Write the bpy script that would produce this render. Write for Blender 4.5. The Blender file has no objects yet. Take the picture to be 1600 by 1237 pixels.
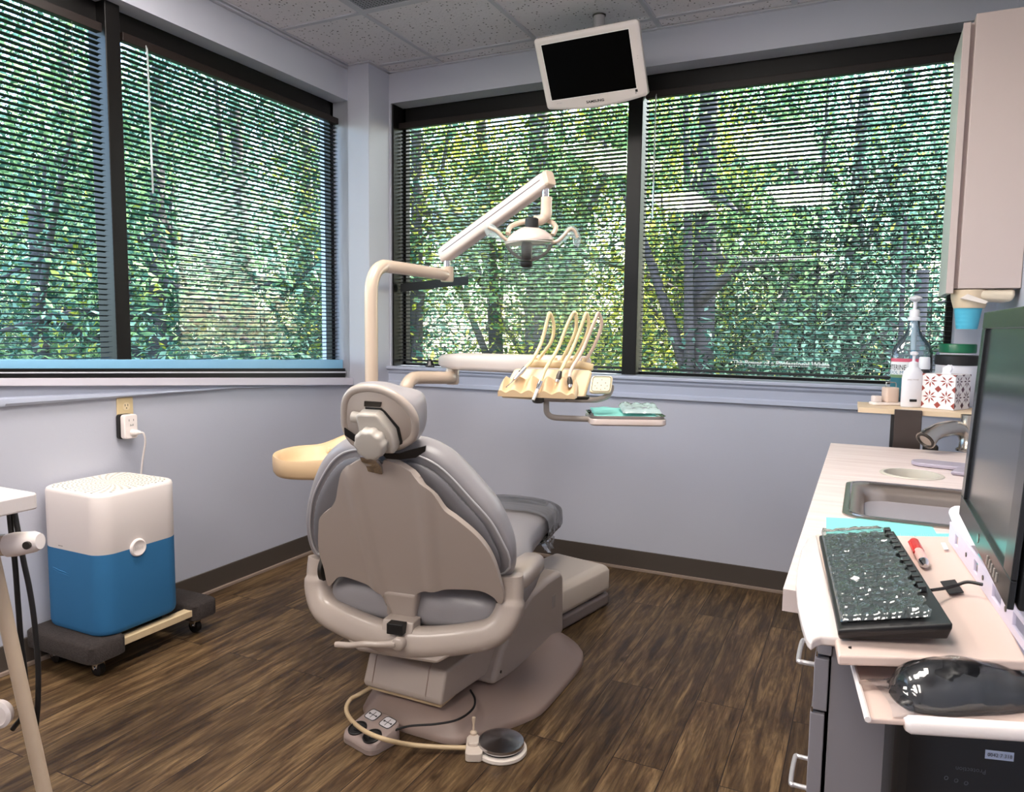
import bpy, bmesh, math, random
from mathutils import Vector, Matrix, noise
PI = math.pi
sc = bpy.context.scene
COL = sc.collection
random.seed(7)

# ------------------------------------------------------------------ camera
cam_d = bpy.data.cameras.new('camera')
cam_d.sensor_width = 36.0
cam_d.lens = 25.96
cam_d.clip_start = 0.02
cam = bpy.data.objects.new('camera', cam_d)
COL.objects.link(cam)
pitch, roll, yaw = 0.0932838, 0.0126168, 0.4457786
fw = Vector((-math.sin(yaw) * math.cos(pitch), math.cos(yaw) * math.cos(pitch), -math.sin(pitch)))
r0 = Vector((math.cos(yaw), math.sin(yaw), 0))
u0 = r0.cross(fw)
rv = r0 * math.cos(roll) + u0 * math.sin(roll)
uv_ = -r0 * math.sin(roll) + u0 * math.cos(roll)
M = Matrix((rv, uv_, -fw)).transposed().to_4x4()
M.translation = Vector((0, 0, 1.25))
cam.matrix_world = M
sc.camera = cam

# ------------------------------------------------------------------ view, sky, sun, large lights
sc.view_settings.view_transform = 'Standard'
sc.view_settings.look = 'None'
sc.view_settings.gamma = 1.0
sc.view_settings.use_curve_mapping = False
sc.view_settings.exposure = 0.0
SUN_STRENGTH = 26.0
SKY_STRENGTH = 1.8
PANEL_STRENGTH = 21.0

world = bpy.data.worlds.new('sky')
sc.world = world
world.use_nodes = True
wn = world.node_tree
wn.nodes.clear()
wo = wn.nodes.new('ShaderNodeOutputWorld')
bg = wn.nodes.new('ShaderNodeBackground')
sky = wn.nodes.new('ShaderNodeTexSky')
sky.sky_type = 'NISHITA'
sky.sun_disc = False
sky.sun_elevation = math.radians(42)
sky.sun_rotation = math.radians(30)
sky.air_density = 1.0
sky.dust_density = 2.0
bg.inputs['Strength'].default_value = SKY_STRENGTH
wn.links.new(sky.outputs[0], bg.inputs[0])
wn.links.new(bg.outputs[0], wo.inputs[0])

sun_d = bpy.data.lights.new('sun', 'SUN')
sun_d.energy = SUN_STRENGTH
sun_d.angle = 0.01
sun_d.color = (1.0, 0.93, 0.80)
sun = bpy.data.objects.new('sun', sun_d)
COL.objects.link(sun)
SUN_FROM = Vector((0.35, 0.62, 0.80))
sun.rotation_euler = (-SUN_FROM).to_track_quat('-Z', 'Y').to_euler()
sun.location = (5, 16, 14)

# ------------------------------------------------------------------ materials
def rgb(r, g, b):
    def f(c):
        c /= 255.0
        return c / 12.92 if c <= 0.04045 else ((c + 0.055) / 1.055) ** 2.4
    return (f(r), f(g), f(b), 1.0)

def mat(name, col, rough=0.5, metal=0.0, spec=0.5, bump=0.0, bscale=200.0, coat=0.0, var=0.0, vscale=6.0, trans=0.0, alpha=1.0, emit=0.0):
    """principled surface with procedural colour variation and fine bump"""
    m = bpy.data.materials.new(name)
    m.use_nodes = True
    nt = m.node_tree
    p = nt.nodes['Principled BSDF']
    p.inputs['Base Color'].default_value = col
    p.inputs['Roughness'].default_value = rough
    p.inputs['Metallic'].default_value = metal
    p.inputs['Specular IOR Level'].default_value = spec
    p.inputs['Coat Weight'].default_value = coat
    p.inputs['Transmission Weight'].default_value = trans
    p.inputs['Alpha'].default_value = alpha
    if emit:
        p.inputs['Emission Color'].default_value = col
        p.inputs['Emission Strength'].default_value = emit
    tc = nt.nodes.new('ShaderNodeTexCoord')
    nz = nt.nodes.new('ShaderNodeTexNoise')
    nz.inputs['Scale'].default_value = vscale
    nz.inputs['Detail'].default_value = 3
    nt.links.new(tc.outputs['Object'], nz.inputs['Vector'])
    v = var if var else 0.03
    mx = nt.nodes.new('ShaderNodeMix')
    mx.data_type = 'RGBA'
    mx.inputs['A'].default_value = tuple(c * (1 - v) for c in col[:3]) + (1,)
    mx.inputs['B'].default_value = tuple(min(1, c * (1 + v)) for c in col[:3]) + (1,)
    nt.links.new(nz.outputs['Fac'], mx.inputs['Factor'])
    nt.links.new(mx.outputs['Result'], p.inputs['Base Color'])
    if bump:
        n2 = nt.nodes.new('ShaderNodeTexNoise')
        n2.inputs['Scale'].default_value = bscale
        n2.inputs['Detail'].default_value = 2
        nt.links.new(tc.outputs['Object'], n2.inputs['Vector'])
        b = nt.nodes.new('ShaderNodeBump')
        b.inputs['Strength'].default_value = bump
        b.inputs['Distance'].default_value = 0.002
        nt.links.new(n2.outputs['Fac'], b.inputs['Height'])
        nt.links.new(b.outputs['Normal'], p.inputs['Normal'])
    return m

def thin_mat(name, tint, gloss=0.08, rough=0.03, body=None, bodyfac=0.0, fres=1.5):
    """thin clear sheet: see-through, with real mirror reflection by angle and optional body colour"""
    m = bpy.data.materials.new(name)
    m.use_nodes = True
    nt = m.node_tree
    nt.nodes.clear()
    out = nt.nodes.new('ShaderNodeOutputMaterial')
    tr = nt.nodes.new('ShaderNodeBsdfTransparent')
    tr.inputs['Color'].default_value = tint
    gl = nt.nodes.new('ShaderNodeBsdfGlossy')
    gl.inputs['Roughness'].default_value = rough
    fr = nt.nodes.new('ShaderNodeFresnel')
    fr.inputs['IOR'].default_value = fres
    ad = nt.nodes.new('ShaderNodeMath')
    ad.operation = 'ADD'
    ad.inputs[1].default_value = gloss
    ad.use_clamp = True
    nt.links.new(fr.outputs[0], ad.inputs[0])
    mx = nt.nodes.new('ShaderNodeMixShader')
    nt.links.new(ad.outputs[0], mx.inputs[0])
    last = tr
    if body:
        df = nt.nodes.new('ShaderNodeBsdfDiffuse')
        df.inputs['Color'].default_value = body
        m0 = nt.nodes.new('ShaderNodeMixShader')
        m0.inputs[0].default_value = bodyfac
        nt.links.new(tr.outputs[0], m0.inputs[1])
        nt.links.new(df.outputs[0], m0.inputs[2])
        last = m0
    nt.links.new(last.outputs[0], mx.inputs[1])
    nt.links.new(gl.outputs[0], mx.inputs[2])
    nt.links.new(mx.outputs[0], out.inputs['Surface'])
    return m

# ------------------------------------------------------------------ mesh builder
class MB:
    def __init__(s):
        s.v = []
        s.f = []
    def add(s, vs, fs):
        o = len(s.v)
        s.v += [Vector(v) for v in vs]
        s.f += [tuple(i + o for i in f) for f in fs]
        return s
    def box(s, c, size, mtx=None, taper=1.0):
        hx, hy, hz = size[0] / 2, size[1] / 2, size[2] / 2
        vs = []
        for z, k in ((-hz, 1.0), (hz, taper)):
            vs += [Vector((-hx * k, -hy * k, z)), Vector((hx * k, -hy * k, z)), Vector((hx * k, hy * k, z)), Vector((-hx * k, hy * k, z))]
        if mtx is not None:
            vs = [mtx @ v for v in vs]
        c = Vector(c)
        return s.add([v + c for v in vs], [(3, 2, 1, 0), (4, 5, 6, 7), (0, 1, 5, 4), (1, 2, 6, 5), (2, 3, 7, 6), (3, 0, 4, 7)])
    def bb(s, x0, x1, y0, y1, z0, z1):
        return s.box(((x0 + x1) / 2, (y0 + y1) / 2, (z0 + z1) / 2), (abs(x1 - x0), abs(y1 - y0), abs(z1 - z0)))
    def loft(s, rings, cap0=True, cap1=True):
        n = len(rings[0])
        vs = [p for r in rings for p in r]
        fs = []
        for k in range(len(rings) - 1):
            for i in range(n):
                j = (i + 1) % n
                fs.append((k * n + i, k * n + j, (k + 1) * n + j, (k + 1) * n + i))
        if cap0:
            fs.append(tuple(reversed(range(n))))
        if cap1:
            fs.append(tuple(range((len(rings) - 1) * n, len(rings) * n)))
        return s.add(vs, fs)
    def tube(s, pts, r, n=12, closed=False, caps=True, sec=None):
        """sweep a circle (or section list of (a,b)) along points; r may be a list"""
        pts = [Vector(p) for p in pts]
        m = len(pts)
        rs = r if isinstance(r, (list, tuple)) else [r] * m
        tang = []
        for i in range(m):
            a = pts[i - 1] if (i > 0 or closed) else pts[i]
            b = pts[(i + 1) % m] if (i < m - 1 or closed) else pts[i]
            tang.append((b - a).normalized())
        t0 = tang[0]
        up = Vector((0, 0, 1)) if abs(t0.z) < 0.9 else Vector((0, 1, 0))
        nrm = (up - t0 * up.dot(t0)).normalized()
        rings = []
        for i in range(m):
            t = tang[i]
            nrm = (nrm - t * nrm.dot(t)).normalized()
            bn = t.cross(nrm)
            if sec:
                rings.append([pts[i] + (bn * a + nrm * b) * rs[i] for a, b in sec])
            else:
                rings.append([pts[i] + (nrm * math.cos(2 * PI * k / n) + bn * math.sin(2 * PI * k / n)) * rs[i] for k in range(n)])
        if closed:
            return s.loft(rings + [rings[0]], False, False)
        return s.loft(rings, caps, caps)
    def cyl(s, p0, p1, r0, r1=None, n=24):
        return s.tube([p0, p1], [r0, r0 if r1 is None else r1], n)
    def lathe(s, o, axis, prof, n=32, ref=None):
        """prof: list of (radius, height along axis)"""
        o = Vector(o)
        ax = Vector(axis).normalized()
        rf = Vector(ref) if ref else (Vector((1, 0, 0)) if abs(ax.x) < 0.8 else Vector((0, 1, 0)))
        a = (rf - ax * rf.dot(ax)).normalized()
        b = ax.cross(a)
        rings = [[o + ax * h + (a * math.cos(2 * PI * k / n) + b * math.sin(2 * PI * k / n)) * max(r, 1e-5) for k in range(n)] for r, h in prof]
        return s.loft(rings)
    def ball(s, c, r, sx=1, sy=1, sz=1, n=20, m=12, mtx=None):
        rings = []
        for j in range(m + 1):
            t = PI * j / m
            ring = []
            for k in range(n):
                p = Vector((r * sx * math.sin(t) * math.cos(2 * PI * k / n) if 0 < j < m else 1e-5 * math.cos(2 * PI * k / n),
                            r * sy * math.sin(t) * math.sin(2 * PI * k / n) if 0 < j < m else 1e-5 * math.sin(2 * PI * k / n),
                            -r * sz * math.cos(t)))
                if mtx is not None:
                    p = mtx @ p
                ring.append(Vector(c) + p)
            rings.append(ring)
        return s.loft(rings)
    def prism(s, outline, fn, d0, d1):
        """outline (a,b) list; fn(a,b,d) -> point"""
        r0_ = [Vector(fn(a, b, d0)) for a, b in outline]
        r1_ = [Vector(fn(a, b, d1)) for a, b in outline]
        return s.loft([r0_, r1_])
    def xf(s, mtx):
        s.v = [mtx @ v for v in s.v]
        return s
    def build(s, name, m, parent=None, smooth=40, bevel=0.0, bseg=3, sub=0, label=None, solid=0.0):
        org = world_loc(parent)
        me = bpy.data.meshes.new(name)
        me.from_pydata([v - org for v in s.v], [], s.f)
        bm = bmesh.new()
        bm.from_mesh(me)
        bmesh.ops.recalc_face_normals(bm, faces=bm.faces)
        bm.to_mesh(me)
        bm.free()
        if m:
            me.materials.append(m)
        if smooth:
            for p in me.polygons:
                p.use_smooth = True
            me.set_sharp_from_angle(angle=math.radians(smooth))
        o = bpy.data.objects.new(name, me)
        COL.objects.link(o)
        if parent:
            o.parent = parent
        if solid:
            md = o.modifiers.new('solid', 'SOLIDIFY')
            md.thickness = solid
            md.offset = 0
        if bevel:
            md = o.modifiers.new('bevel', 'BEVEL')
            md.width = bevel
            md.segments = bseg
            md.limit_method = 'ANGLE'
            md.angle_limit = math.radians(35)
            md.harden_normals = False
        if sub:
            md = o.modifiers.new('subsurf', 'SUBSURF')
            md.levels = sub
            md.render_levels = sub
        if label:
            o['label'] = label
        return o

def world_loc(o):
    p = Vector((0, 0, 0))
    while o:
        p = p + Vector(o.location)
        o = o.parent
    return p

def tag(o, label, cat, group=None, kind=None):
    o['label'] = label
    o['category'] = cat
    if group:
        o['group'] = group
    if kind:
        o['kind'] = kind
    return o

def thing(name, label, cat, loc, group=None):
    o = bpy.data.objects.new(name, None)
    o.empty_display_size = 0.05
    o.location = loc
    COL.objects.link(o)
    return tag(o, label, cat, group)

def struct(o, label=None, cat=None):
    o['kind'] = 'structure'
    if label:
        o['label'] = label
    if cat:
        o['category'] = cat
    return o

def spline(pts, n=8, closed=False):
    """Catmull-Rom through points (any dimension tuple)"""
    P = [Vector(p) for p in pts]
    m = len(P)
    out = []
    for i in range(m if closed else m - 1):
        p0 = P[i - 1] if (i > 0 or closed) else P[i] * 2 - P[i + 1]
        p1 = P[i]
        p2 = P[(i + 1) % m]
        p3 = P[(i + 2) % m] if (i + 2 < m or closed) else p2 * 2 - p1
        for k in range(n):
            t = k / n
            out.append(0.5 * ((2 * p1) + (p2 - p0) * t + (2 * p0 - 5 * p1 + 4 * p2 - p3) * t * t + (3 * p1 - p0 - 3 * p2 + p3) * t * t * t))
    if not closed:
        out.append(P[-1])
    return out

def ring_by_angle(outline, n=72, c=None):
    """resample a star-shaped closed 2D outline at even angles about its centre"""
    pts = [Vector((p[0], p[1])) for p in spline(outline, 6, True)]
    c = Vector(c) if c else sum(pts, Vector((0, 0))) / len(pts)
    res = []
    for k in range(n):
        a = 2 * PI * k / n
        d = Vector((math.cos(a), math.sin(a)))
        best = 0
        for i in range(len(pts)):
            p = pts[i] - c
            q = pts[(i + 1) % len(pts)] - c
            e = q - p
            den = d.x * e.y - d.y * e.x
            if abs(den) < 1e-9:
                continue
            t = (p.x * e.y - p.y * e.x) / den
            w = (p.x * d.y - p.y * d.x) / den
            if t > 0 and -1e-6 <= w <= 1 + 1e-6:
                best = max(best, t)
        res.append(c + d * best)
    return res

def rrect(w, h, r, n=6, cx=0, cy=0):
    out = []
    for sx, sy, a0 in ((1, 1, 0), (-1, 1, 90), (-1, -1, 180), (1, -1, 270)):
        for k in range(n + 1):
            a = math.radians(a0 + 90 * k / n)
            out.append((cx + sx * (w / 2 - r) + r * math.cos(a), cy + sy * (h / 2 - r) + r * math.sin(a)))
    return out

def frame(o, yaw_=0.0, tilt=0.0):
    """matrix: local x right, y ahead, z up, turned by yaw about z then tilted about local x"""
    return Matrix.Translation(Vector(o)) @ Matrix.Rotation(yaw_, 4, 'Z') @ Matrix.Rotation(tilt, 4, 'X')

def text_mb(body, size, fn, depth=0.0006, align='CENTER', bold=0.0):
    """lettering as mesh; fn maps (x, y, d) on the sign plane to a point"""
    cu = bpy.data.curves.new('lettering', 'FONT')
    cu.body = body
    cu.size = size
    cu.align_x = align
    cu.align_y = 'CENTER'
    cu.resolution_u = 2
    cu.offset = bold * size
    ob = bpy.data.objects.new('lettering', cu)
    me = bpy.data.meshes.new_from_object(ob)
    mb = MB()
    vs = [(v.co.x, v.co.y) for v in me.vertices]
    fs = [tuple(p.vertices) for p in me.polygons]
    mb.add([fn(x, y, depth) for x, y in vs], fs)
    bpy.data.objects.remove(ob)
    bpy.data.curves.remove(cu)
    bpy.data.meshes.remove(me)
    return mb

# ------------------------------------------------------------------ room materials
def wall_mat():
    m = mat('wall_paint', rgb(186, 188, 200), 0.42, bump=0.15, bscale=160, var=0.02, vscale=2)
    return m
M_WALL = wall_mat()
M_TRIM = mat('painted_trim', rgb(178, 184, 202), 0.35, var=0.02)
M_BLACK = mat('dark_bronze_metal', rgb(9, 7, 7), 0.4, var=0.1, spec=.3)
M_SLAT = mat('dark_blind_slat', rgb(20, 23, 25), 0.5, var=0.06)
M_BASE = mat('taupe_vinyl_base', rgb(74, 66, 60), 0.5, bump=0.1, var=0.05)
M_LEDGE = mat('light_blue_ledge', rgb(135, 190, 225), 0.4)

def ceiling_mat():
    m = bpy.data.materials.new('acoustic_tile')
    m.use_nodes = True
    nt = m.node_tree
    p = nt.nodes['Principled BSDF']
    p.inputs['Roughness'].default_value = 0.9
    tc = nt.nodes.new('ShaderNodeTexCoord')
    n1 = nt.nodes.new('ShaderNodeTexNoise')
    n1.inputs['Scale'].default_value = 95
    n1.inputs['Detail'].default_value = 1.5
    n2 = nt.nodes.new('ShaderNodeTexVoronoi')
    n2.inputs['Scale'].default_value = 48
    n2.inputs['Randomness'].default_value = 1
    nt.links.new(tc.outputs['Object'], n1.inputs['Vector'])
    nt.links.new(tc.outputs['Object'], n2.inputs['Vector'])
    r1 = nt.nodes.new('ShaderNodeValToRGB')
    r1.color_ramp.elements[0].position = 0.17
    r1.color_ramp.elements[0].color = rgb(66, 62, 66)
    r1.color_ramp.elements[1].position = 0.24
    r1.color_ramp.elements[1].color = rgb(228, 224, 228)
    nt.links.new(n2.outputs['Distance'], r1.inputs[0])
    r2 = nt.nodes.new('ShaderNodeValToRGB')
    r2.color_ramp.elements[0].position = 0.50
    r2.color_ramp.elements[0].color = (1, 1, 1, 1)
    r2.color_ramp.elements[1].position = 0.6
    r2.color_ramp.elements[1].color = (0, 0, 0, 1)
    nt.links.new(n1.outputs['Fac'], r2.inputs[0])
    mx = nt.nodes.new('ShaderNodeMix')
    mx.data_type = 'RGBA'
    mx.inputs['A'].default_value = rgb(226, 222, 226)
    nt.links.new(r2.outputs[0], mx.inputs['Factor'])
    nt.links.new(r1.outputs[0], mx.inputs['B'])
    nt.links.new(mx.outputs['Result'], p.inputs['Base Color'])
    b = nt.nodes.new('ShaderNodeBump')
    b.inputs['Strength'].default_value = 0.4
    b.inputs['Distance'].default_value = 0.003
    nt.links.new(n1.outputs['Fac'], b.inputs['Height'])
    nt.links.new(b.outputs[0], p.inputs['Normal'])
    return m

def floor_mat():
    """rustic vinyl planks running along y, 0.17 m wide and 1.2 m long with staggered ends"""
    m = bpy.data.materials.new('wood_plank_vinyl')
    m.use_nodes = True
    nt = m.node_tree
    N, L = nt.nodes, nt.links
    p = N['Principled BSDF']
    tc = N.new('ShaderNodeTexCoord')
    sep = N.new('ShaderNodeSeparateXYZ')
    L.new(tc.outputs['Object'], sep.inputs[0])
    cmb = N.new('ShaderNodeCombineXYZ')
    L.new(sep.outputs['Y'], cmb.inputs['X'])
    L.new(sep.outputs['X'], cmb.inputs['Y'])
    br = N.new('ShaderNodeTexBrick')
    br.offset = 0.37
    br.inputs['Scale'].default_value = 1.0
    br.inputs['Brick Width'].default_value = 1.22
    br.inputs['Row Height'].default_value = 0.152
    br.inputs['Mortar Size'].default_value = 0.0016
    br.inputs['Mortar Smooth'].default_value = 0.3
    br.inputs['Color1'].default_value = (0, 0, 0, 1)
    br.inputs['Color2'].default_value = (1, 1, 1, 1)
    br.inputs['Mortar'].default_value = (0.5, 0.5, 0.5, 1)
    L.new(cmb.outputs[0], br.inputs['Vector'])
    # grain, stretched along the plank; each plank shifted by its own value
    off = N.new('ShaderNodeVectorMath')
    off.operation = 'MULTIPLY'
    off.inputs[1].default_value = (17, 31, 7)
    L.new(br.outputs['Color'], off.inputs[0])
    add = N.new('ShaderNodeVectorMath')
    L.new(cmb.outputs[0], add.inputs[0])
    L.new(off.outputs[0], add.inputs[1])
    mp = N.new('ShaderNodeMapping')
    mp.inputs['Scale'].default_value = (2.0, 17, 1)
    L.new(add.outputs[0], mp.inputs[0])
    g1 = N.new('ShaderNodeTexNoise')
    g1.inputs['Scale'].default_value = 1.6
    g1.inputs['Detail'].default_value = 8
    g1.inputs['Roughness'].default_value = 0.68
    g1.inputs['Distortion'].default_value = 0.9
    L.new(mp.outputs[0], g1.inputs['Vector'])
    mp2 = N.new('ShaderNodeMapping')
    mp2.inputs['Scale'].default_value = (1.1, 5.5, 1)
    L.new(add.outputs[0], mp2.inputs[0])
    g2 = N.new('ShaderNodeTexNoise')
    g2.inputs['Scale'].default_value = 2.2
    g2.inputs['Detail'].default_value = 4
    g2.inputs['Distortion'].default_value = 1.2
    L.new(mp2.outputs[0], g2.inputs['Vector'])
    mp3 = N.new('ShaderNodeMapping')
    mp3.inputs['Scale'].default_value = (6, 110, 1)
    L.new(add.outputs[0], mp3.inputs[0])
    g3 = N.new('ShaderNodeTexNoise')
    g3.inputs['Scale'].default_value = 1.5
    g3.inputs['Detail'].default_value = 3
    L.new(mp3.outputs[0], g3.inputs['Vector'])
    ramp = N.new('ShaderNodeValToRGB')
    els = ramp.color_ramp.elements
    els[0].position = 0.30
    els[0].color = rgb(54, 41, 29)
    els[1].position = 0.74
    els[1].color = rgb(152, 127, 92)
    e = els.new(0.44); e.color = rgb(87, 67, 47)
    e = els.new(0.56); e.color = rgb(116, 94, 67)
    L.new(g1.outputs['Fac'], ramp.inputs[0])
    ramp2 = N.new('ShaderNodeValToRGB')
    ramp2.color_ramp.elements[0].position = 0.32
    ramp2.color_ramp.elements[0].color = (0.55, 0.53, 0.51, 1)
    ramp2.color_ramp.elements[1].position = 0.66
    ramp2.color_ramp.elements[1].color = (1.18, 1.16, 1.12, 1)
    L.new(g2.outputs['Fac'], ramp2.inputs[0])
    mul = N.new('ShaderNodeMix')
    mul.data_type = 'RGBA'
    mul.blend_type = 'MULTIPLY'
    mul.inputs['Factor'].default_value = 1.0
    L.new(ramp.outputs[0], mul.inputs['A'])
    L.new(ramp2.outputs[0], mul.inputs['B'])
    ramp3 = N.new('ShaderNodeValToRGB')
    ramp3.color_ramp.elements[0].position = 0.36
    ramp3.color_ramp.elements[0].color = (0.55, 0.52, 0.5, 1)
    ramp3.color_ramp.elements[1].position = 0.55
    ramp3.color_ramp.elements[1].color = (1, 1, 1, 1)
    L.new(g3.outputs['Fac'], ramp3.inputs[0])
    mul2 = N.new('ShaderNodeMix')
    mul2.data_type = 'RGBA'
    mul2.blend_type = 'MULTIPLY'
    mul2.inputs['Factor'].default_value = 0.8
    L.new(mul.outputs['Result'], mul2.inputs['A'])
    L.new(ramp3.outputs[0], mul2.inputs['B'])
    # dark knots
    mp4 = N.new('ShaderNodeMapping')
    mp4.inputs['Scale'].default_value = (1.7, 3.4, 1)
    L.new(add.outputs[0], mp4.inputs[0])
    vo = N.new('ShaderNodeTexVoronoi')
    vo.inputs['Scale'].default_value = 1.6
    L.new(mp4.outputs[0], vo.inputs['Vector'])
    rk = N.new('ShaderNodeValToRGB')
    rk.color_ramp.elements[0].position = 0.02
    rk.color_ramp.elements[0].color = (0.30, 0.27, 0.25, 1)
    rk.color_ramp.elements[1].position = 0.085
    rk.color_ramp.elements[1].color = (1, 1, 1, 1)
    L.new(vo.outputs['Distance'], rk.inputs[0])
    mulk = N.new('ShaderNodeMix')
    mulk.data_type = 'RGBA'
    mulk.blend_type = 'MULTIPLY'
    mulk.inputs['Factor'].default_value = 1.0
    L.new(mul2.outputs['Result'], mulk.inputs['A'])
    L.new(rk.outputs[0], mulk.inputs['B'])
    mul2 = mulk
    # plank to plank tone
    tone = N.new('ShaderNodeMapRange')
    tone.inputs['To Min'].default_value = 0.68
    tone.inputs['To Max'].default_value = 1.02
    L.new(br.outputs['Color'], tone.inputs['Value'])
    mul3 = N.new('ShaderNodeVectorMath')
    mul3.operation = 'SCALE'
    L.new(mul2.outputs['Result'], mul3.inputs[0])
    L.new(tone.outputs[0], mul3.inputs['Scale'])
    # seams
    seam = N.new('ShaderNodeMix')
    seam.data_type = 'RGBA'
    seam.inputs['B'].default_value = rgb(30, 22, 18)
    L.new(br.outputs['Fac'], seam.inputs['Factor'])
    L.new(mul3.outputs[0], seam.inputs['A'])
    L.new(seam.outputs['Result'], p.inputs['Base Color'])
    rr = N.new('ShaderNodeMapRange')
    rr.inputs['To Min'].default_value = 0.34
    rr.inputs['To Max'].default_value = 0.52
    L.new(g1.outputs['Fac'], rr.inputs['Value'])
    L.new(rr.outputs[0], p.inputs['Roughness'])
    p.inputs['Specular IOR Level'].default_value = 0.35
    b = N.new('ShaderNodeBump')
    b.inputs['Strength'].default_value = 0.3
    b.inputs['Distance'].default_value = 0.002
    L.new(g1.outputs['Fac'], b.inputs['Height'])
    L.new(b.outputs[0], p.inputs['Normal'])
    return m

XL, XR, YF, YB, ZC = -2.704, 0.48, -2.6, 3.66, 2.695
XG, YG = -2.83, 3.80                       # glass planes
LZ0, LZ1 = 0.895, 2.505                     # left opening
LY0, LY1 = -1.2, 3.45
BX0, BX1 = -2.55, 0.335                     # back opening
BZ0, BZ1 = 0.99, 2.525

struct(MB().bb(XL - .25, XR + .2, YF - .2, YB + .25, -.12, 0).build('floor', floor_mat(), smooth=0), 'dark rustic wood plank floor', 'floor')
struct(MB().bb(XL - .25, XR + .2, YF - .2, YB + .25, ZC + .004, ZC + .12).build('ceiling', ceiling_mat(), smooth=0), 'speckled drop ceiling', 'ceiling')
w = MB()
zs_ = [(YF - .2, 1.195), (LY0, 1.195), (1.54, 1.036), (3.465, .918), (YB + .2, .90)]
w.loft([[(XL - .2, y, 0), (XL, y, 0), (XL, y, z), (XL - .2, y, z)] for y, z in zs_])
w.bb(XL - .2, XL, YF - .2, YB + .2, LZ1, ZC)
w.bb(XL - .2, XL, YF - .2, LY0, LZ0, LZ1)
w.bb(XL - .2, XL, LY1 + .015, YB + .2, .9, LZ1)
struct(w.build('wall_left', M_WALL, smooth=0), 'pale blue wall under and over the left windows', 'wall')
w = MB()
w.bb(XL - .2, XR + .2, YB, YB + .2, 0, BZ0)
w.bb(XL - .2, XR + .2, YB, YB + .2, BZ1, ZC)
w.bb(XL - .2, BX0, YB, YB + .2, BZ0, BZ1)
w.bb(BX1, XR + .2, YB, YB + .2, BZ0, BZ1)
struct(w.build('wall_back', M_WALL, smooth=0), 'pale blue wall under and over the back windows', 'wall')
struct(MB().bb(XR, XR + .2, YF - .2, YB, 0, ZC).build('wall_right', M_WALL, smooth=0), 'pale blue wall on the right behind the cabinets', 'wall')
struct(MB().bb(XL, XR, YF - .2, YF, 0, ZC).build('wall_front', M_WALL, smooth=0), 'pale blue wall behind the viewer', 'wall')
struct(MB().bb(XL - .1, -2.561, 3.465, YB + .05, 0, ZC + .002).build('column', M_WALL, bevel=.004, smooth=30), 'pale blue corner column between the windows', 'column')

# baseboards with a lighter toe
def baseboard(name, pts, nx, ny, label):
    (x0, y0), (x1, y1) = pts
    t = .009
    b = MB()
    b.bb(x0, x1 + nx * t, y0, y1 + ny * t, .012, .104)
    o = b.build(name, M_BASE, smooth=0, bevel=.002)
    struct(o, label, 'baseboard')
    tl = MB().bb(x0, x1 + nx * (t + .012), y0, y1 + ny * (t + .012), 0, .0135)
    tl.build('toe', mat(name + '_toe', rgb(146, 128, 116), .5), o, smooth=0, bevel=.002)
baseboard('baseboard_left', ((XL, YF), (XL, 3.465)), 1, 0, 'taupe vinyl baseboard along the left wall')
baseboard('baseboard_back', ((-2.561, YB), (XR, YB)), 0, -1, 'taupe vinyl baseboard along the back wall')
baseboard('baseboard_front', ((XL, YF), (XR, YF)), 0, 1, 'taupe vinyl baseboard behind the viewer')

# ceiling grid
GX = [-2.195 + .6096 * k for k in range(0, 5)]
GY = [2.925 - .6096 * k for k in range(-1, 10)]
g = MB()
M_GRID = mat('grid_white', rgb(196, 196, 204), .5)
for x in GX:
    g.bb(x - .012, x + .012, YF, YB, ZC - .003, ZC + .006)
for y in GY:
    g.bb(XL, XR, y - .012, y + .012, ZC - .0028, ZC + .006)
struct(g.build('trim_1', M_GRID, smooth=0, bevel=.001), 'white metal grid of the drop ceiling', 'ceiling grid')
g = MB()
g.bb(XL, XL + .02, YF, 3.445, ZC - .022, ZC - .019)
g.bb(XL, XL + .003, YF, 3.465, ZC - .022, ZC)
g.bb(XL, XL + .022, YF, 3.445, ZC - .005, ZC + .002)
g.bb(-2.561, XR, YB - .022, YB, ZC - .005, ZC + .002)
g.bb(XL, -2.539, 3.443, 3.465, ZC - .005, ZC + .002)
g.bb(-2.561, -2.539, 3.465, YB, ZC - .005, ZC + .002)
struct(g.build('trim_2', M_GRID, smooth=0), 'white edge strip where the ceiling meets the walls', 'ceiling trim')

# ceiling lights: panels with glowing diffusers dropped below the ceiling to brighten it
M_PANEL = mat('light_diffuser', (1.0, 0.925, 0.85, 1), .5, emit=PANEL_STRENGTH)
def troffer(cx, cy, lab, wx=.56, wy=1.17):
    t = thing('ceiling_light', lab, 'ceiling light', (cx, cy, ZC), 'recessed ceiling lights')
    f = MB()
    for a, b in ((-1, 0), (1, 0)):
        f.bb(cx + a * (wx / 2 + .012) - .013, cx + a * (wx / 2 + .012) + .013, cy - wy / 2 - .025, cy + wy / 2 + .025, ZC - .008, ZC + .003)
    for b in (-1, 1):
        f.bb(cx - wx / 2, cx + wx / 2, cy + b * (wy / 2 + .012) - .013, cy + b * (wy / 2 + .012) + .013, ZC - .008, ZC + .003)
    f.build('frame', M_GRID, t, smooth=0)
    MB().loft([[(cx + a * wx / 2, cy + b * wy / 2, ZC - .004) for a, b in ((-1, -1), (1, -1), (1, 1), (-1, 1))], [(cx + a * wx / 2, cy + b * wy / 2, ZC - .014) for a, b in ((-1, -1), (1, -1), (1, 1), (-1, 1))], [(cx + a * wx * .44, cy + b * wy * .47, ZC - .034) for a, b in ((-1, -1), (1, -1), (1, 1), (-1, 1))]]).build('diffuser', M_PANEL, t, smooth=0)
troffer(-.71, 1.50, 'lit ceiling panel right of the room centre, above the keyboard side')
troffer(-1.98, 1.50, 'lit ceiling panel above the air purifier side')
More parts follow.
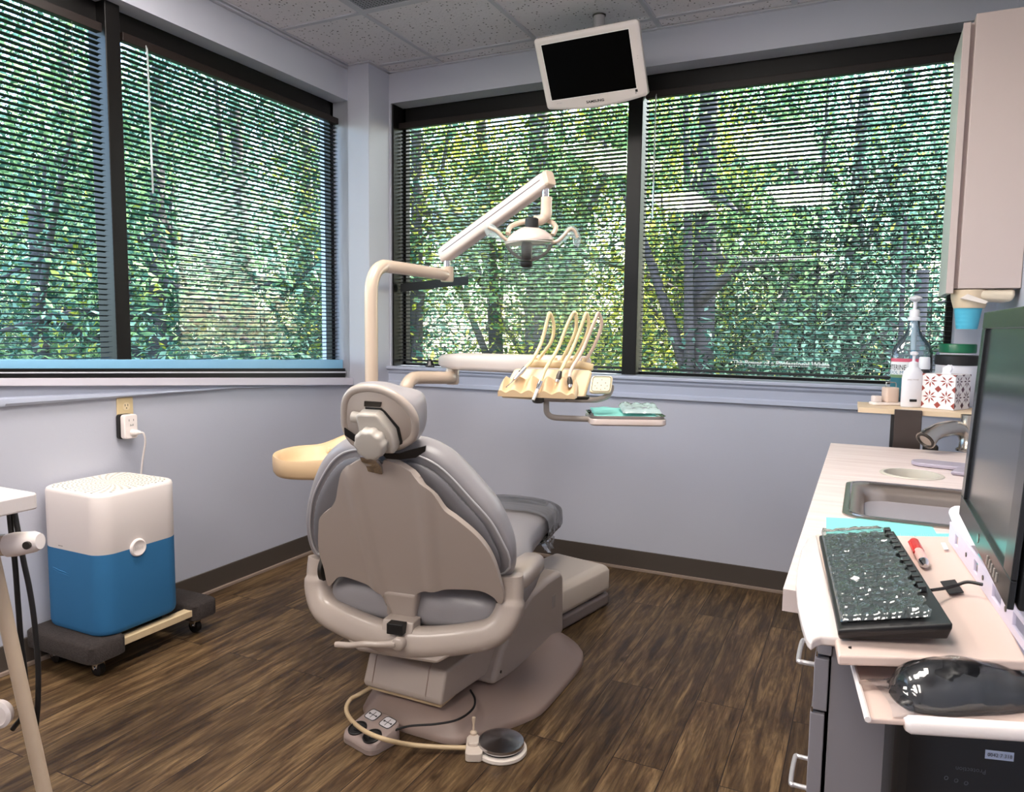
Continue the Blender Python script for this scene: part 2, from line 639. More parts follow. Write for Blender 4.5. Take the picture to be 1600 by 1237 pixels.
troffer(-.71, -.95, 'lit ceiling panel behind the viewer on the right')
troffer(-1.98, -.95, 'lit ceiling panel behind the viewer on the left')

# perforated vent
v = thing('ceiling_vent', 'grey perforated square air vent in the ceiling', 'vent', (-1.89, 2.62, ZC))
vf = MB()
for x0, x1, y0, y1 in ((-2.183, -1.597, 2.892, 2.913), (-2.183, -1.597, 2.328, 2.349), (-2.183, -2.162, 2.349, 2.892), (-1.618, -1.597, 2.349, 2.892)):
    vf.bb(x0, x1, y0, y1, ZC - .006, ZC + .003)
vf.build('frame', M_GRID, v, smooth=0)
def perf_mat():
    m = mat('perforated_metal', rgb(150, 150, 156), .5)
    nt = m.node_tree
    p = nt.nodes['Principled BSDF']
    tc = nt.nodes.new('ShaderNodeTexCoord')
    vo = nt.nodes.new('ShaderNodeTexVoronoi')
    vo.inputs['Scale'].default_value = 62
    vo.inputs['Randomness'].default_value = 0
    nt.links.new(tc.outputs['Object'], vo.inputs['Vector'])
    rp = nt.nodes.new('ShaderNodeValToRGB')
    rp.color_ramp.interpolation = 'CONSTANT'
    rp.color_ramp.elements[0].color = rgb(24, 24, 28)
    rp.color_ramp.elements[1].position = .36
    rp.color_ramp.elements[1].color = rgb(140, 140, 148)
    nt.links.new(vo.outputs['Distance'], rp.inputs[0])
    nt.links.new(rp.outputs[0], p.inputs['Base Color'])
    return m
MB().bb(-2.162, -1.618, 2.349, 2.892, ZC - .004, ZC + .003).build('perforated_panel', perf_mat(), v, smooth=0)

# ------------------------------------------------------------------ windows
M_GLASS = thin_mat('window_glass', (0.93, 0.985, 0.985, 1), gloss=0.03)
def window(name, label, axis, a0, a1, z0, z1, plane, depth=.045, fwid=.028, sides=(1, 1)):
    """axis 'Y': window in the left wall (runs along y), 'X': in the back wall"""
    f = MB()
    s = -1 if axis == 'Y' else 1
    p0, p1 = plane - depth / 2, plane + depth / 2
    def bb(A0, A1, Z0, Z1, q0=p0, q1=p1):
        if axis == 'Y':
            f.bb(q0, q1, A0, A1, Z0, Z1)
        else:
            f.bb(A0, A1, q0, q1, Z0, Z1)
    bb(a0, a1, z1 - .10, z1)
    bb(a0, a1, z0, z0 + .035)
    bb(a0, a0 + fwid, z0, z1)
    bb(a1 - fwid, a1, z0, z1)
    o = f.build(name, M_BLACK, smooth=0, bevel=.003)
    struct(o, label, 'window')
    g = MB()
    if axis == 'Y':
        g.bb(plane - .003, plane + .003, a0 + fwid, a1 - fwid, z0 + .035, z1 - .10)
    else:
        g.bb(a0 + fwid, a1 - fwid, plane - .003, plane + .003, z0 + .035, z1 - .10)
    # one sheet each: a pane is a single surface
    g = MB()
    if axis == 'Y':
        q = [(plane, a0 + fwid, z0 + .035), (plane, a1 - fwid, z0 + .035), (plane, a1 - fwid, z1 - .10), (plane, a0 + fwid, z1 - .10)]
    else:
        q = [(a0 + fwid, plane, z0 + .035), (a1 - fwid, plane, z0 + .035), (a1 - fwid, plane, z1 - .10), (a0 + fwid, plane, z1 - .10)]
    g.add(q, [(0, 1, 2, 3)])
    g.build('glass', M_GLASS, o, smooth=0)
    return o
LM = 2.06                                    # left mullion, y
BM = -1.11                                   # back mullion, x
window('window_1', 'black framed window left of the left wall mullion', 'Y', LY0, LM, .985, LZ1, XG)
window('window_2', 'black framed window right of the left wall mullion', 'Y', LM, LY1 + .015, .925, LZ1, XG)
window('window_3', 'black framed window left of the back wall mullion', 'X', BX0, BM, BZ0, BZ1, YG)
win4 = window('window_4', 'black framed window right of the back wall mullion', 'X', BM, BX1, BZ0, BZ1, YG)
# mullion posts standing proud of the frames
struct(MB().bb(XG - .03, XG + .075, LM - .035, LM + .03, LZ0, LZ1).build('trim_3', M_BLACK, smooth=0, bevel=.003), 'black mullion post between the two left windows', 'mullion')
struct(MB().bb(BM - .035, BM + .04, YG - .085, YG + .03, BZ0, BZ1).build('trim_4', M_BLACK, smooth=0, bevel=.003), 'dark mullion post between the two back windows', 'mullion')

# sills
s = MB()
s.bb(BX0 - .035, BX1 + .08, YB - .035, YG - .02, .991, 1.011)
so = struct(s.build('trim_5', M_TRIM, smooth=30, bevel=.006), 'pale blue sill board under the back windows', 'window sill')
a = MB()
prof = [(0, .991), (-.024, .991), (-.022, .978), (-.012, .965), (-.010, .925), (-.02, .918), (-.022, .9), (0, .9)]
a.loft([[(x, YB + dy, z) for dy, z in prof] for x in (BX0 - .02, BX1 + .06)])
struct(a.build('trim_6', M_TRIM, smooth=25), 'pale blue moulding below the back window sill', 'moulding')
# left sill: strips whose height falls a little along the wall
def strip(name, m, x0, x1, near, far, label, cat, bev=.003):
    """near, far: (top z, bottom z) at y=1.54 and y=3.455; straight along the wall, carried on to the near end"""
    ya, yb = 1.54, 3.455
    def zz(y, i):
        return near[i] + (far[i] - near[i]) * (y - ya) / (yb - ya)
    y0 = LY0 - .04
    vs = []
    for y in (y0, yb):
        vs.append([(x0, y, zz(y, 1)), (x1, y, zz(y, 1)), (x1, y, zz(y, 0)), (x0, y, zz(y, 0))])
    o = MB().loft(vs).build(name, m, smooth=0, bevel=bev)
    return struct(o, label, cat)
strip('trim_7', M_LEDGE, -2.80, -2.745, (1.114, 1.080), (1.047, .994), 'light blue ledge strip along the bottom of the left windows', 'ledge')
strip('trim_8', M_BLACK, -2.80, -2.728, (1.083, 1.0), (.997, .92), 'black bottom rail under the blue ledge of the left windows', 'rail')
strip('trim_9', M_GRID, -2.79, -2.722, (1.071, 1.066), (.980, .971), 'thin pale line on the black rail of the left windows', 'trim strip', .001)
strip('trim_10', mat('pale_sill_paint', rgb(212, 208, 220), .35), -2.80, -2.672, (1.050, 1.025), (.944, .903), 'pale sill nosing along the left windows', 'window sill', .005)
a = MB()
rr = []
for y, zt, zb in ((LY0, 1.205, .962), (1.54, 1.030, .952), (2.6, .962, .943), (3.46, .910, .900)):
    h = zt - zb
    rr.append([(XL + dx, y, zb + k * h) for dx, k in ((-.07, 1), (.012, 1), (.012, .42), (.02, .34), (.022, .13), (.016, 0), (-.005, 0))])
a.loft(rr)
struct(a.build('trim_11', M_TRIM, smooth=25), 'pale blue moulding under the left window sill', 'moulding')

# reflected words, painted as lettering on the right back window pane
M_REFLW = mat('white_reflection', rgb(248, 249, 252), .6)
_nt = M_REFLW.node_tree
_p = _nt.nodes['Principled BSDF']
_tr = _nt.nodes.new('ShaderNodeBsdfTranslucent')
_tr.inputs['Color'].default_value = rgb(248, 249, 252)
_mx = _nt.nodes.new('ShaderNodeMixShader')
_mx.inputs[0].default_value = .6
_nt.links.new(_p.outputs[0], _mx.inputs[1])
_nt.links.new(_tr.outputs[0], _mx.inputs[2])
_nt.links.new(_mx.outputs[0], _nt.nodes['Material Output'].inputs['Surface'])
for zc_, lb in ((1.598, 'reflected white words painted on the pane at mid height'), (1.088, 'reflected white words painted on the pane near the sill')):
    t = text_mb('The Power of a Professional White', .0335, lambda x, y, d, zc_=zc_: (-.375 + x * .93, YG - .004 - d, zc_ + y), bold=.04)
    t.build('lettering', M_REFLW, win4, smooth=0, label=lb)

# ------------------------------------------------------------------ blinds
M_HEAD = mat('brown_headrail', rgb(30, 22, 20), .45, var=.1, spec=.3)
M_CORD = mat('blind_cord', rgb(60, 66, 66), .7)
M_WAND = thin_mat('clear_wand', (.85, .9, .9, 1), gloss=.25, body=rgb(225, 235, 235), bodyfac=.55)
def blind(label, axis, a0, a1, pos, ztop, zbot, sgn, wand=None, cords=()):
    """sgn: +1 when the room side is the positive axis side"""
    cx = (pos, (a0 + a1) / 2, zbot) if axis == 'Y' else ((a0 + a1) / 2, pos, zbot)
    root = thing('window_blind', label, 'window blind', cx, 'dark mini blinds')
    def P(a, d, z):
        return (pos + sgn * d, a, z) if axis == 'Y' else (a, pos + sgn * d, z)
    def bx(mb, A0, A1, d0, d1, z0, z1):
        mb.loft([[P(A, d0, z0), P(A, d1, z0), P(A, d1, z1), P(A, d0, z1)] for A in (A0, A1)])
        return mb
    bx(MB(), a0, a1, -.016, .018, ztop, ztop + .034).build('headrail', M_HEAD, root, smooth=0, bevel=.002)
    bx(MB(), a0, a1, -.012, .012, zbot - .008, zbot + .004).build('bottom_rail', M_SLAT, root, smooth=0, bevel=.002)
    pitch_ = .0213
    n = int((ztop - zbot - .004) / pitch_)
    pitch_ = (ztop - zbot - .018) / n
    s_ = MB()
    tl = math.radians(8)
    for i in range(n):
        z = zbot + .018 + pitch_ * i
        sec = []
        for d, h in ((-.0128, 0), (0, .0030), (.0128, 0), (.0128, -.0009), (0, .0018), (-.0128, -.0009)):
            sec.append((d * math.cos(tl) - h * math.sin(tl), d * math.sin(tl) + h * math.cos(tl)))
        wob = random.uniform(-.0007, .0007)
        s_.loft([[P(A, d, z + h + wob) for d, h in sec] for A in (a0 + .002, a1 - .002)])
    s_.build('slats', M_SLAT, root, smooth=50)
    for c in cords:
        m_ = MB()
        for d in (-.0135, .0135):
            m_.tube([P(c, d, zbot), P(c, d, ztop)], .0009, 5)
        m_.build('ladder_cord', M_CORD, root)
    if wand:
        a, zl = wand
        wm = MB()
        wm.tube([P(a, .022, ztop + .005), P(a, .026, ztop - .03), P(a + .002, .030, zl)], .0042, 6)
        wm.tube([P(a, .018, ztop + .015), P(a, .023, ztop + .0), P(a, .022, ztop - .02)], .0022, 6)
        wm.build('tilt_wand', M_WAND, root)
    return root
blind('dark blind on the window left of the left wall mullion', 'Y', LY0 + .03, LM - .05, -2.772, 2.375, 1.045, 1, None, (-.4, .6, 1.05, 1.89))
blind('dark blind on the window between the left mullion and the corner column', 'Y', LM + .04, 3.445, -2.772, 2.375, 1.045, 1, (2.205, 1.79), (2.33, 2.85, 3.36))
blind('dark blind on the back window between the column and the mullion', 'X', BX0 + .012, BM - .045, 3.742, 2.395, 1.045, -1, None, (-2.42, -1.83, -1.27))
blind('dark blind on the back window right of the mullion, beside the wall cabinet', 'X', BM + .05, BX1 - .004, 3.742, 2.395, 1.045, -1, (-1.005, 1.80), (-.93, -.58, -.22, .25))

# closed slats bunched together part way down the left back blind
bs = bpy.data.objects['window_blind.002']
bm_ = MB()
q0, q1 = Vector((-2.524, 3.722, 1.4643)), Vector((-2.0623, 3.722, 1.5028))
for i in range(5):
    z_ = -.016 + .009 * i
    bm_.loft([[q + Vector((0, dy, z_ + dz_)) for dy, dz_ in ((-.002, 0), (.0, .013), (.001, .013), (-.001, 0))] for q in (q0, q1)])
bm_.build('bunched_slats', M_SLAT, bs, smooth=0, label='dark slats bunched together on the left back blind')
kn_ = thing('glass_knob', 'small dark fluted knob standing on the back window sill near its left end', 'knob', (-2.2785, 3.66, 1.0129))
ko = Vector((-2.286, 3.672, 1.0383)); ko.z = 1.0112
M_GKNOB = mat('smoky_glass', rgb(34, 36, 38), .08, spec=.9)
fl_r = []
for h, r in ((.0, .024), (.006, .027), (.012, .025), (.022, .019), (.034, .016), (.040, .012)):
    fl_r.append([ko + Vector((r * (1 + .07 * math.cos(8 * 2 * PI * k / 48)) * math.cos(2 * PI * k / 48), r * (1 + .07 * math.cos(8 * 2 * PI * k / 48)) * math.sin(2 * PI * k / 48), h)) for k in range(48)])
MB().loft(fl_r).build('knob', M_GKNOB, kn_, smooth=50)
MB().lathe(ko + Vector((0, 0, .040)), (0, 0, 1), [(.009, -.002), (.009, .006), (.004, .009)], 20).build('cap', M_CORD, kn_)

jl = MB().bb(BX0 + .0005, BX0 + .012, YB + .012, YG + .02, BZ0 + .021, BZ1 - .002)
struct(jl.build('trim_12', M_BLACK, smooth=0, bevel=.002), 'black liner on the left side of the back window recess', 'window trim')

# ------------------------------------------------------------------ dental chair
M_SHELL = mat('warm_grey_plastic', rgb(176, 163, 153), 0.30, coat=.15, var=.015)
M_BASEP = mat('taupe_plastic', rgb(150, 130, 121), 0.38, var=.03)
M_DTRIM = mat('tan_plastic_trim', rgb(196, 172, 138), .4)
M_VINYL = mat('grey_upholstery', rgb(150, 146, 148), 0.34, bump=.12, bscale=260, var=.03)
M_VSHADE = mat('shaded_grey_upholstery', rgb(112, 110, 113), 0.42, bump=.15, bscale=260, var=.03)  # darker than the lit cushion sides: shade put into the colour
M_PIPE = mat('pale_piping', rgb(188, 186, 188), .4)
M_RUBBER = mat('black_rubber', rgb(18, 17, 18), .5)
M_DARK = mat('dark_metal', rgb(70, 66, 62), .35, metal=.7)
M_CHROME = mat('chrome', rgb(205, 205, 208), .12, metal=1.0)
M_KNOB = mat('knob_plastic', rgb(186, 178, 168), .35)
M_WRAP = thin_mat('clear_plastic_wrap', (.82, .82, .82, 1), gloss=.06, rough=.12, body=rgb(150, 148, 146), bodyfac=.25)

CP = Vector((-1.227, 1.84, .41))
cy, cr = math.radians(8), math.radians(20)
CU = Vector((math.cos(cy), math.sin(cy), 0))
CF = Vector((-math.sin(cy), math.cos(cy), 0))
CZ = Vector((0, 0, 1))
CV = -CF * math.sin(cr) + CZ * math.cos(cr)
CA = CF * math.cos(cr) + CZ * math.sin(cr)
def cb(u, v, off=0.0):           # on the reclined back: across, along, depth ahead
    return CP + CU * u + CV * v + CA * off
def cl(u, f, z):                 # on the level chair: across, ahead, height
    return Vector((CP.x, CP.y, 0)) + CU * u + CF * f + CZ * z

chair = thing('dental_chair', 'grey reclining dental chair seen from behind, in the middle of the floor', 'dental chair', (-1.24, 2.1, 0))

# base plate: low plinth with a raised spine and sloping right flank
lo = [(-1.43, 1.90), (-1.385, 1.84), (-1.30, 1.822), (-1.17, 1.818), (-1.07, 1.822), (-1.025, 1.85), (-.955, 1.96), (-.905, 2.055), (-.885, 2.14), (-.885, 2.45), (-.905, 2.55), (-.95, 2.62), (-1.05, 2.69), (-1.30, 2.74), (-1.46, 2.66), (-1.53, 2.45), (-1.50, 2.15)]
def ringz(o, z):
    return [Vector((p[0], p[1], z)) for p in o]
lor = ring_by_angle(lo, 72, (-1.2, 2.25))
mid = [Vector((-1.2, 2.25)) + (p - Vector((-1.2, 2.25))) * .985 for p in lor]
top = [Vector((-1.235, 2.28)) + Vector(((p.x + 1.235) * (.62 if p.x > -1.235 else .72), (p.y - 2.28) * .9)) for p in lor]
bpm = MB().loft([ringz(lor, .002), ringz(lor, .014), ringz(mid, .024), ringz(top, .075)])
bp = bpm.build('base_plate', M_BASEP, chair, smooth=60)
# base body: upright covers standing on the plate
def yz_prism(outline, x0, x1):
    return MB().prism(outline, lambda a, b, d: (d, a, b), x0, x1)
cov = [(2.06, .085), (2.075, .115), (2.13, .19), (2.24, .262), (2.36, .30), (2.50, .305), (2.64, .298), (2.665, .27), (2.675, .03), (2.3, .05)]
co = yz_prism(cov, -1.43, -1.035).build('base_cover', M_SHELL, chair, smooth=40, bevel=.022, bseg=4)
lb = MB().bb(-1.0345, -1.0335, 2.545, 2.575, .175, .225)
lb.build('rating_label', mat('engraved_label', rgb(160, 150, 143), .5), co, smooth=0, label='small engraved label on the cover side')
MB().lathe((-1.036, 2.105, .115), (1, 0, 0), [(.005, 0), (.005, .004), (.003, .0045)], 12).build('screw', M_DARK, co)
# rear housing that overhangs the plate
hous = MB().loft([[(-1.385, 1.84, .105), (-1.105, 1.84, .105), (-1.045, 2.36, .105), (-1.42, 2.36, .105)],
                  [(-1.39, 1.835, .12), (-1.10, 1.835, .12), (-1.04, 2.36, .12), (-1.425, 2.36, .12)],
                  [(-1.385, 1.862, .205), (-1.10, 1.862, .205), (-1.04, 2.36, .235), (-1.425, 2.36, .235)]])
ho = hous.build('lift_housing', M_SHELL, chair, smooth=35, bevel=.02, bseg=4)
tr = MB().bb(-1.382, -1.108, 1.848, 2.3, .092, .108)
tr.build('tan_trim', M_DTRIM, ho, smooth=0, bevel=.006, label='tan strip along the bottom of the rear housing')
for x in (-1.355, -1.158):
    sm = MB()
    sm.tube([(x, 1.838, .115), (x, 1.8375, .13), (x, 1.8585, .2), (x, 1.87, .2115), (x, 1.95, .216)], .0016, 6)
    sm.build('panel_seam', M_BASEP, ho)
pk = MB().lathe((-1.235, 1.99, .2), (0, 0, 1), [(.105, 0), (.105, .012), (.09, .014)], 32)
pk.build('swivel_well', M_RUBBER, ho)
MB().lathe((-1.235, 1.99, .205), (0, 0, 1), [(.088, 0), (.092, .03), (.082, .045), (.078, .09)], 36).build('swivel_hub', M_SHELL, chair, smooth=50)

# upper frame: curved yoke under the seat ending in two hinge arms
yp = [(-.322, .035, .505), (-.325, .03, .455), (-.318, .02, .40), (-.28, .0, .352), (-.20, -.02, .330), (-.08, -.035, .310), (0, -.04, .306), (.09, -.035, .310), (.21, -.02, .333), (.285, .0, .358), (.318, .02, .405), (.325, .03, .46), (.322, .035, .52)]
ys = spline([cl(u, f, z) for u, f, z in yp], 6)
n_ = len(ys)
rr_ = []
for i in range(n_):
    k = abs(i / (n_ - 1) - .5) * 2
    rr_.append(.036 if k > .8 else .040 + .006 * (1 - k))
sec = [(a * 1.0, b * .95) for a, b in rrect(2, 2, .75, 4)]
yk = MB().tube(ys, rr_, sec=sec).build('yoke_frame', M_SHELL, chair, smooth=50)
MB().loft([[cl(u, f, .262) for u, f in ((-.13, -.075), (.13, -.075), (.17, .3), (-.17, .3))],
           [cl(u, f, .31) for u, f in ((-.20, -.06), (.20, -.06), (.22, .3), (-.22, .3))],
           [cl(u, f, .335) for u, f in ((-.22, -.03), (.22, -.03), (.22, .3), (-.22, .3))]]).build('seat_pan', M_SHELL, chair, smooth=35, bevel=.012)
for sgn, nm in ((-1, 'hinge_washer'), (1, 'hinge_washer')):
    MB().lathe(cl(sgn * .286, .03, .475), CU * sgn, [(.040, 0), (.046, .004), (.046, .016), (.040, .02)], 28).build(nm, M_DARK, yk)
mt = MB().loft([[cl(u, f, .3) for u, f in ((-.05, -.085), (.05, -.085), (.05, -.01), (-.05, -.01))], [cl(u, f, .372) for u, f in ((-.05, -.06), (.05, -.06), (.05, -.005), (-.05, -.005))]])
mt.build('latch_block', M_SHELL, yk, smooth=0, bevel=.004)
MB().loft([[cl(u, f, z) for u, f in ((-.022, -.092), (.030, -.092), (.030, -.06), (-.022, -.06))] for z in (.342, .374)]).build('latch_recess', M_RUBBER, yk, smooth=0, bevel=.002)
# release lever
lv = spline([cl(.01, -.095, .318), cl(-.04, -.105, .312), cl(-.085, -.112, .310), (Vector(cl(-.13, -.115, .301))), cl(-.178, -.118, .298)], 5)
lo_ = MB().tube(lv, [.013, .012, .011, .0105, .010, .0095] + [.0092] * (len(lv) - 8) + [.0095, .008], 10)
lo_.lathe(cl(.018, -.085, .318), -CF, [(.02, -.02), (.02, .016), (.016, .02)], 18)
lo_.build('recline_lever', M_SHELL, chair, smooth=50)

# seat and leg rest cushion
def cushion(rings, name, m, sub=1, parent=chair, label=None):
    return MB().loft(rings).build(name, m, parent, smooth=80, sub=sub, label=label)
def seat_ring(f, hw, zb, zt, n=20, sq=.55):
    out = []
    for k in range(n):
        a = 2 * PI * k / n
        c_, s_ = math.cos(a), math.sin(a)
        x = hw * math.copysign(abs(c_) ** sq, c_)
        z = (zb + zt) / 2 + (zt - zb) / 2 * math.copysign(abs(s_) ** sq, s_)
        out.append(cl(x, f, z))
    return out
cushion([seat_ring(.0, .18, .36, .40), seat_ring(.005, .262, .343, .435), seat_ring(.03, .288, .325, .462), seat_ring(.10, .298, .33, .47), seat_ring(.2, .30, .34, .475), seat_ring(.32, .295, .35, .485),
         seat_ring(.46, .275, .37, .49), seat_ring(.56, .235, .37, .495), seat_ring(.70, .215, .36, .497), seat_ring(.90, .205, .36, .487), seat_ring(1.08, .20, .37, .475), seat_ring(1.13, .19, .385, .465), seat_ring(1.14, .15, .40, .45)],
        'seat_cushion', M_VINYL)
# side wing beside the backrest on each side
for sgn in (1, -1):
    wr = []
    for f, du, z0, z1 in ((.03, .02, .475, .50), (.035, .036, .462, .515), (.10, .042, .455, .522), (.20, .044, .45, .523), (.28, .04, .455, .515), (.30, .028, .47, .505)):
        wr.append([cl(sgn * (.318 + a * du), f, (z0 + z1) / 2 + b * (z1 - z0) / 2) for a, b in rrect(2, 2, .7, 3)])
    MB().loft(wr).build('side_wing', M_SHELL, chair, smooth=60)
    sk = []
    for f, z0 in ((.06, .43), (.10, .37), (.2, .35), (.30, .37), (.36, .43)):
        sk.append([cl(sgn * u, f, z) for u, z in ((.30, .475), (.335, .47), (.34, .44), (.325, (z0 + .42) / 2), (.30, z0))])
    MB().loft(sk).build('side_skirt', M_VINYL, chair, smooth=60, bevel=.004)
# crinkled clear cover over the foot end
wv = []
for i in range(26):
    f = .86 + .295 * i / 25
    k = 1.0 if i < 23 else (.9 if i < 25 else .75)
    ring = []
    for p in seat_ring(f, .214 * k, .352, .498 if i < 20 else .487, 36, .5):
        d = noise.noise(Vector((p.x * 5, p.y * 42, p.z * 6))) * .006 + noise.noise(p * 60) * .0025
        ring.append(p + (p - cl(0, f, .43)).normalized() * (d + .004))
    wv.append(ring)
MB().loft(wv, False, True).build('foot_cover', M_WRAP, chair, smooth=70, label='crinkled clear plastic cover over the foot end')
fl = []
for i in range(9):
    f = .90 + .02 * i
    fl.append([cl(.17 + .012 * math.sin(i * 2.2), f, .37), cl(.185 + .014 * math.sin(i * 1.7), f, .345), cl(.19 + .016 * math.cos(i * 2), f + .01, .318 - .02 * math.sin(i * .35))])
mb = MB()
for i in range(8):
    for j in range(2):
        mb.add([fl[i][j], fl[i + 1][j], fl[i + 1][j + 1], fl[i][j + 1]], [(0, 1, 2, 3)])
mb.build('cover_flap', M_WRAP, chair, smooth=70)

# backrest cushion: rounded pad with piping, outlines on the reclined plane
PIP = [(-0.074, 0.4984), (-0.1341, 0.4878), (-0.1861, 0.4519), (-0.2396, 0.3861), (-0.2816, 0.319), (-0.3127, 0.2342), (-0.3242, 0.1753), (-0.3223, 0.1241), (-0.3024, 0.0993),
       (-0.2169, 0.0905), (0.0025, 0.0809), (0.2115, 0.079), (0.3011, 0.1104), (0.3291, 0.135), (0.3317, 0.1807), (0.3169, 0.2258), (0.2894, 0.2927), (0.238, 0.3624), (0.1803, 0.4368), (0.1317, 0.4763), (0.0796, 0.4929), (0.0085, 0.4835)]
OUT = [(-0.1025, 0.5036), (-0.1552, 0.5044), (-0.2156, 0.4635), (-0.2597, 0.4138), (-0.2957, 0.3542), (-0.3276, 0.2861), (-0.3492, 0.2338), (-0.3575, 0.199), (-0.367, 0.1386), (-0.3657, 0.0935), (-0.3519, 0.0493),
       (-0.2537, 0.0315), (-0.0281, 0.0169), (0.1878, 0.0156), (0.2954, 0.0554), (0.3268, 0.0884), (0.3349, 0.1316), (0.335, 0.1957), (0.3195, 0.2566), (0.2983, 0.3158), (0.2632, 0.3663), (0.2213, 0.422), (0.1807, 0.4689), (0.1433, 0.4952), (0.1044, 0.511), (0.0635, 0.5166), (-0.0275, 0.5169)]
cc = (.01, .27)
NP = 80
pr_ = ring_by_angle(PIP, NP, cc)
or_ = ring_by_angle(OUT, NP, cc)
cv2 = Vector(cc)
def scl(r, k):
    return [cv2 + (p - cv2) * k for p in r]
def mixr(a, b, t):
    return [p * (1 - t) + q * t for p, q in zip(a, b)]
def r3(r, off):
    return [cb(p.x, p.y, off) for p in r]
bc = MB().loft([r3(pr_, .046), r3(mixr(pr_, or_, .5), .058), r3(mixr(pr_, or_, .9), .075), r3(or_, .095), r3(mixr(or_, scl(or_, .97), .6), .125), r3(scl(or_, .94), .145), r3(scl(or_, .86), .155), r3(scl(or_, .5), .15), r3(scl(or_, .2), .147)])
back = bc.build('backrest_cushion', M_VINYL, chair, smooth=80, sub=1)
rings = []
for k, off in ((1.0, .045), (.93, .026), (.8, .018), (.5, .018)):
    rg = []
    for i, p in enumerate(scl(pr_, k)):
        wr = .0025 * noise.noise(Vector((p.x * 30, p.y * 30, 3))) if k > .7 else 0
        rg.append(cb(p.x, p.y, off + wr))
    rings.append(rg)
MB().loft(rings).build('rear_panel', M_VSHADE, back, smooth=80, sub=1, label='grey vinyl panel with painted shade on the back of the cushion')
MB().tube(r3(pr_, .046), .0032, 8, closed=True).build('piping', M_PIPE, back)

# hard shell on the back
SH = [(-0.028, 0.4918), (-0.039, 0.5073), (-0.0815, 0.4856), (-0.1209, 0.4532), (-0.1433, 0.4065), (-0.1618, 0.359), (-0.1883, 0.3253), (-0.2309, 0.2893), (-0.2489, 0.239), (-0.266, 0.1638), (-0.2637, 0.0938), (-0.2651, 0.0465), (-0.2579, 0.0275), (-0.2225, 0.065), (-0.1954, 0.0761), (-0.1522, 0.07), (-0.1062, 0.0569), (-0.0727, 0.0373), (-0.0608, -0.0054), (-0.064, -0.0486), (-0.0283, -0.058), (-0.0006, -0.0484), (0.0113, -0.0016), (0.0422, 0.0447), (0.0745, 0.064), (0.126, 0.0763), (0.1779, 0.0839), (0.248, 0.0849), (0.2873, 0.0651), (0.3007, 0.0437), (0.3129, 0.048), (0.3178, 0.0768), (0.3098, 0.1489), (0.3012, 0.1947), (0.2851, 0.2389), (0.2576, 0.2812), (0.2101, 0.3295), (0.1791, 0.356), (0.1581, 0.398), (0.1361, 0.4312), (0.1087, 0.4658), (0.0726, 0.4934), (0.0471, 0.5036), (0.0225, 0.5078), (0.0143, 0.495)]
shp = spline(SH, 4, True)
def shell_off(u, v, base):
    # gently domed with two soft vertical creases
    d = .02 * (1 - min(1, (abs(u) / .36) ** 2))
    for u0 in (-.085 + .03 * (.25 - v), .115 - .06 * (.25 - v)):
        d += .010 * math.exp(-((u - u0) / .020) ** 2) * (1 if .02 < v < .47 else 0)
    return base - d
# grid fill by triangulating the outline in bmesh, then thickness
def shell_mesh():
    bm = bmesh.new()
    vs = [bm.verts.new((p[0], p[1], 0)) for p in shp]
    f = bm.faces.new(vs)
    us = sorted(set([-.34 + .008 * i for i in range(90)]))
    for u in us:
        bmesh.ops.bisect_plane(bm, geom=bm.verts[:] + bm.edges[:] + bm.faces[:], plane_co=(u, 0, 0), plane_no=(1, 0, 0))
    for k in range(32):
        bmesh.ops.bisect_plane(bm, geom=bm.verts[:] + bm.edges[:] + bm.faces[:], plane_co=(0, -.1 + .02 * k, 0), plane_no=(0, 1, 0))
    out = ([v.co.copy() for v in bm.verts], [[v.index for v in f.verts] for f in (bm.verts.index_update() or bm.faces)])
    bm.free()
    return out
sv, sf = shell_mesh()
mb = MB()
mb.add([cb(v.x, v.y, shell_off(v.x, v.y, .012)) for v in sv], sf)
so_ = mb.build('back_shell', M_SHELL, chair, smooth=80)
md = so_.modifiers.new('solid', 'SOLIDIFY'); md.thickness = .020; md.offset = 0
md = so_.modifiers.new('bevel', 'BEVEL'); md.width = .008; md.segments = 4; md.angle_limit = math.radians(50)
# hub tongue at the bottom of the shell
hub = MB().loft([[cb(u, v, o) for u, v, o in ((-.045, -.055, -.03), (.032, -.05, -.03), (.05, .05, -.022), (-.07, .05, -.022))], [cb(u, v, o) for u, v, o in ((-.045, -.06, .03), (.032, -.055, .03), (.05, .05, .02), (-.07, .05, .02))]])
hb = hub.build('hub_tongue', M_SHELL, so_, smooth=40, bevel=.012)
MB().lathe(cb(.026, -.033, -.035), -CA, [(.0045, 0), (.0045, .001)], 12).build('bolt_hole', M_RUBBER, so_)
MB().loft([[cb(u, v, o) for u, v, o in ((-.03, -.06, .0), (.05, -.10, -.0), (.062, -.10, .03), (-.03, -.06, .04))], [cb(u, v, o) for u, v, o in ((-.03, -.075, .0), (.05, -.115, 0), (.062, -.115, .03), (-.03, -.075, .04))]]).build('latch_plate', M_DARK, so_, smooth=0, bevel=.003)

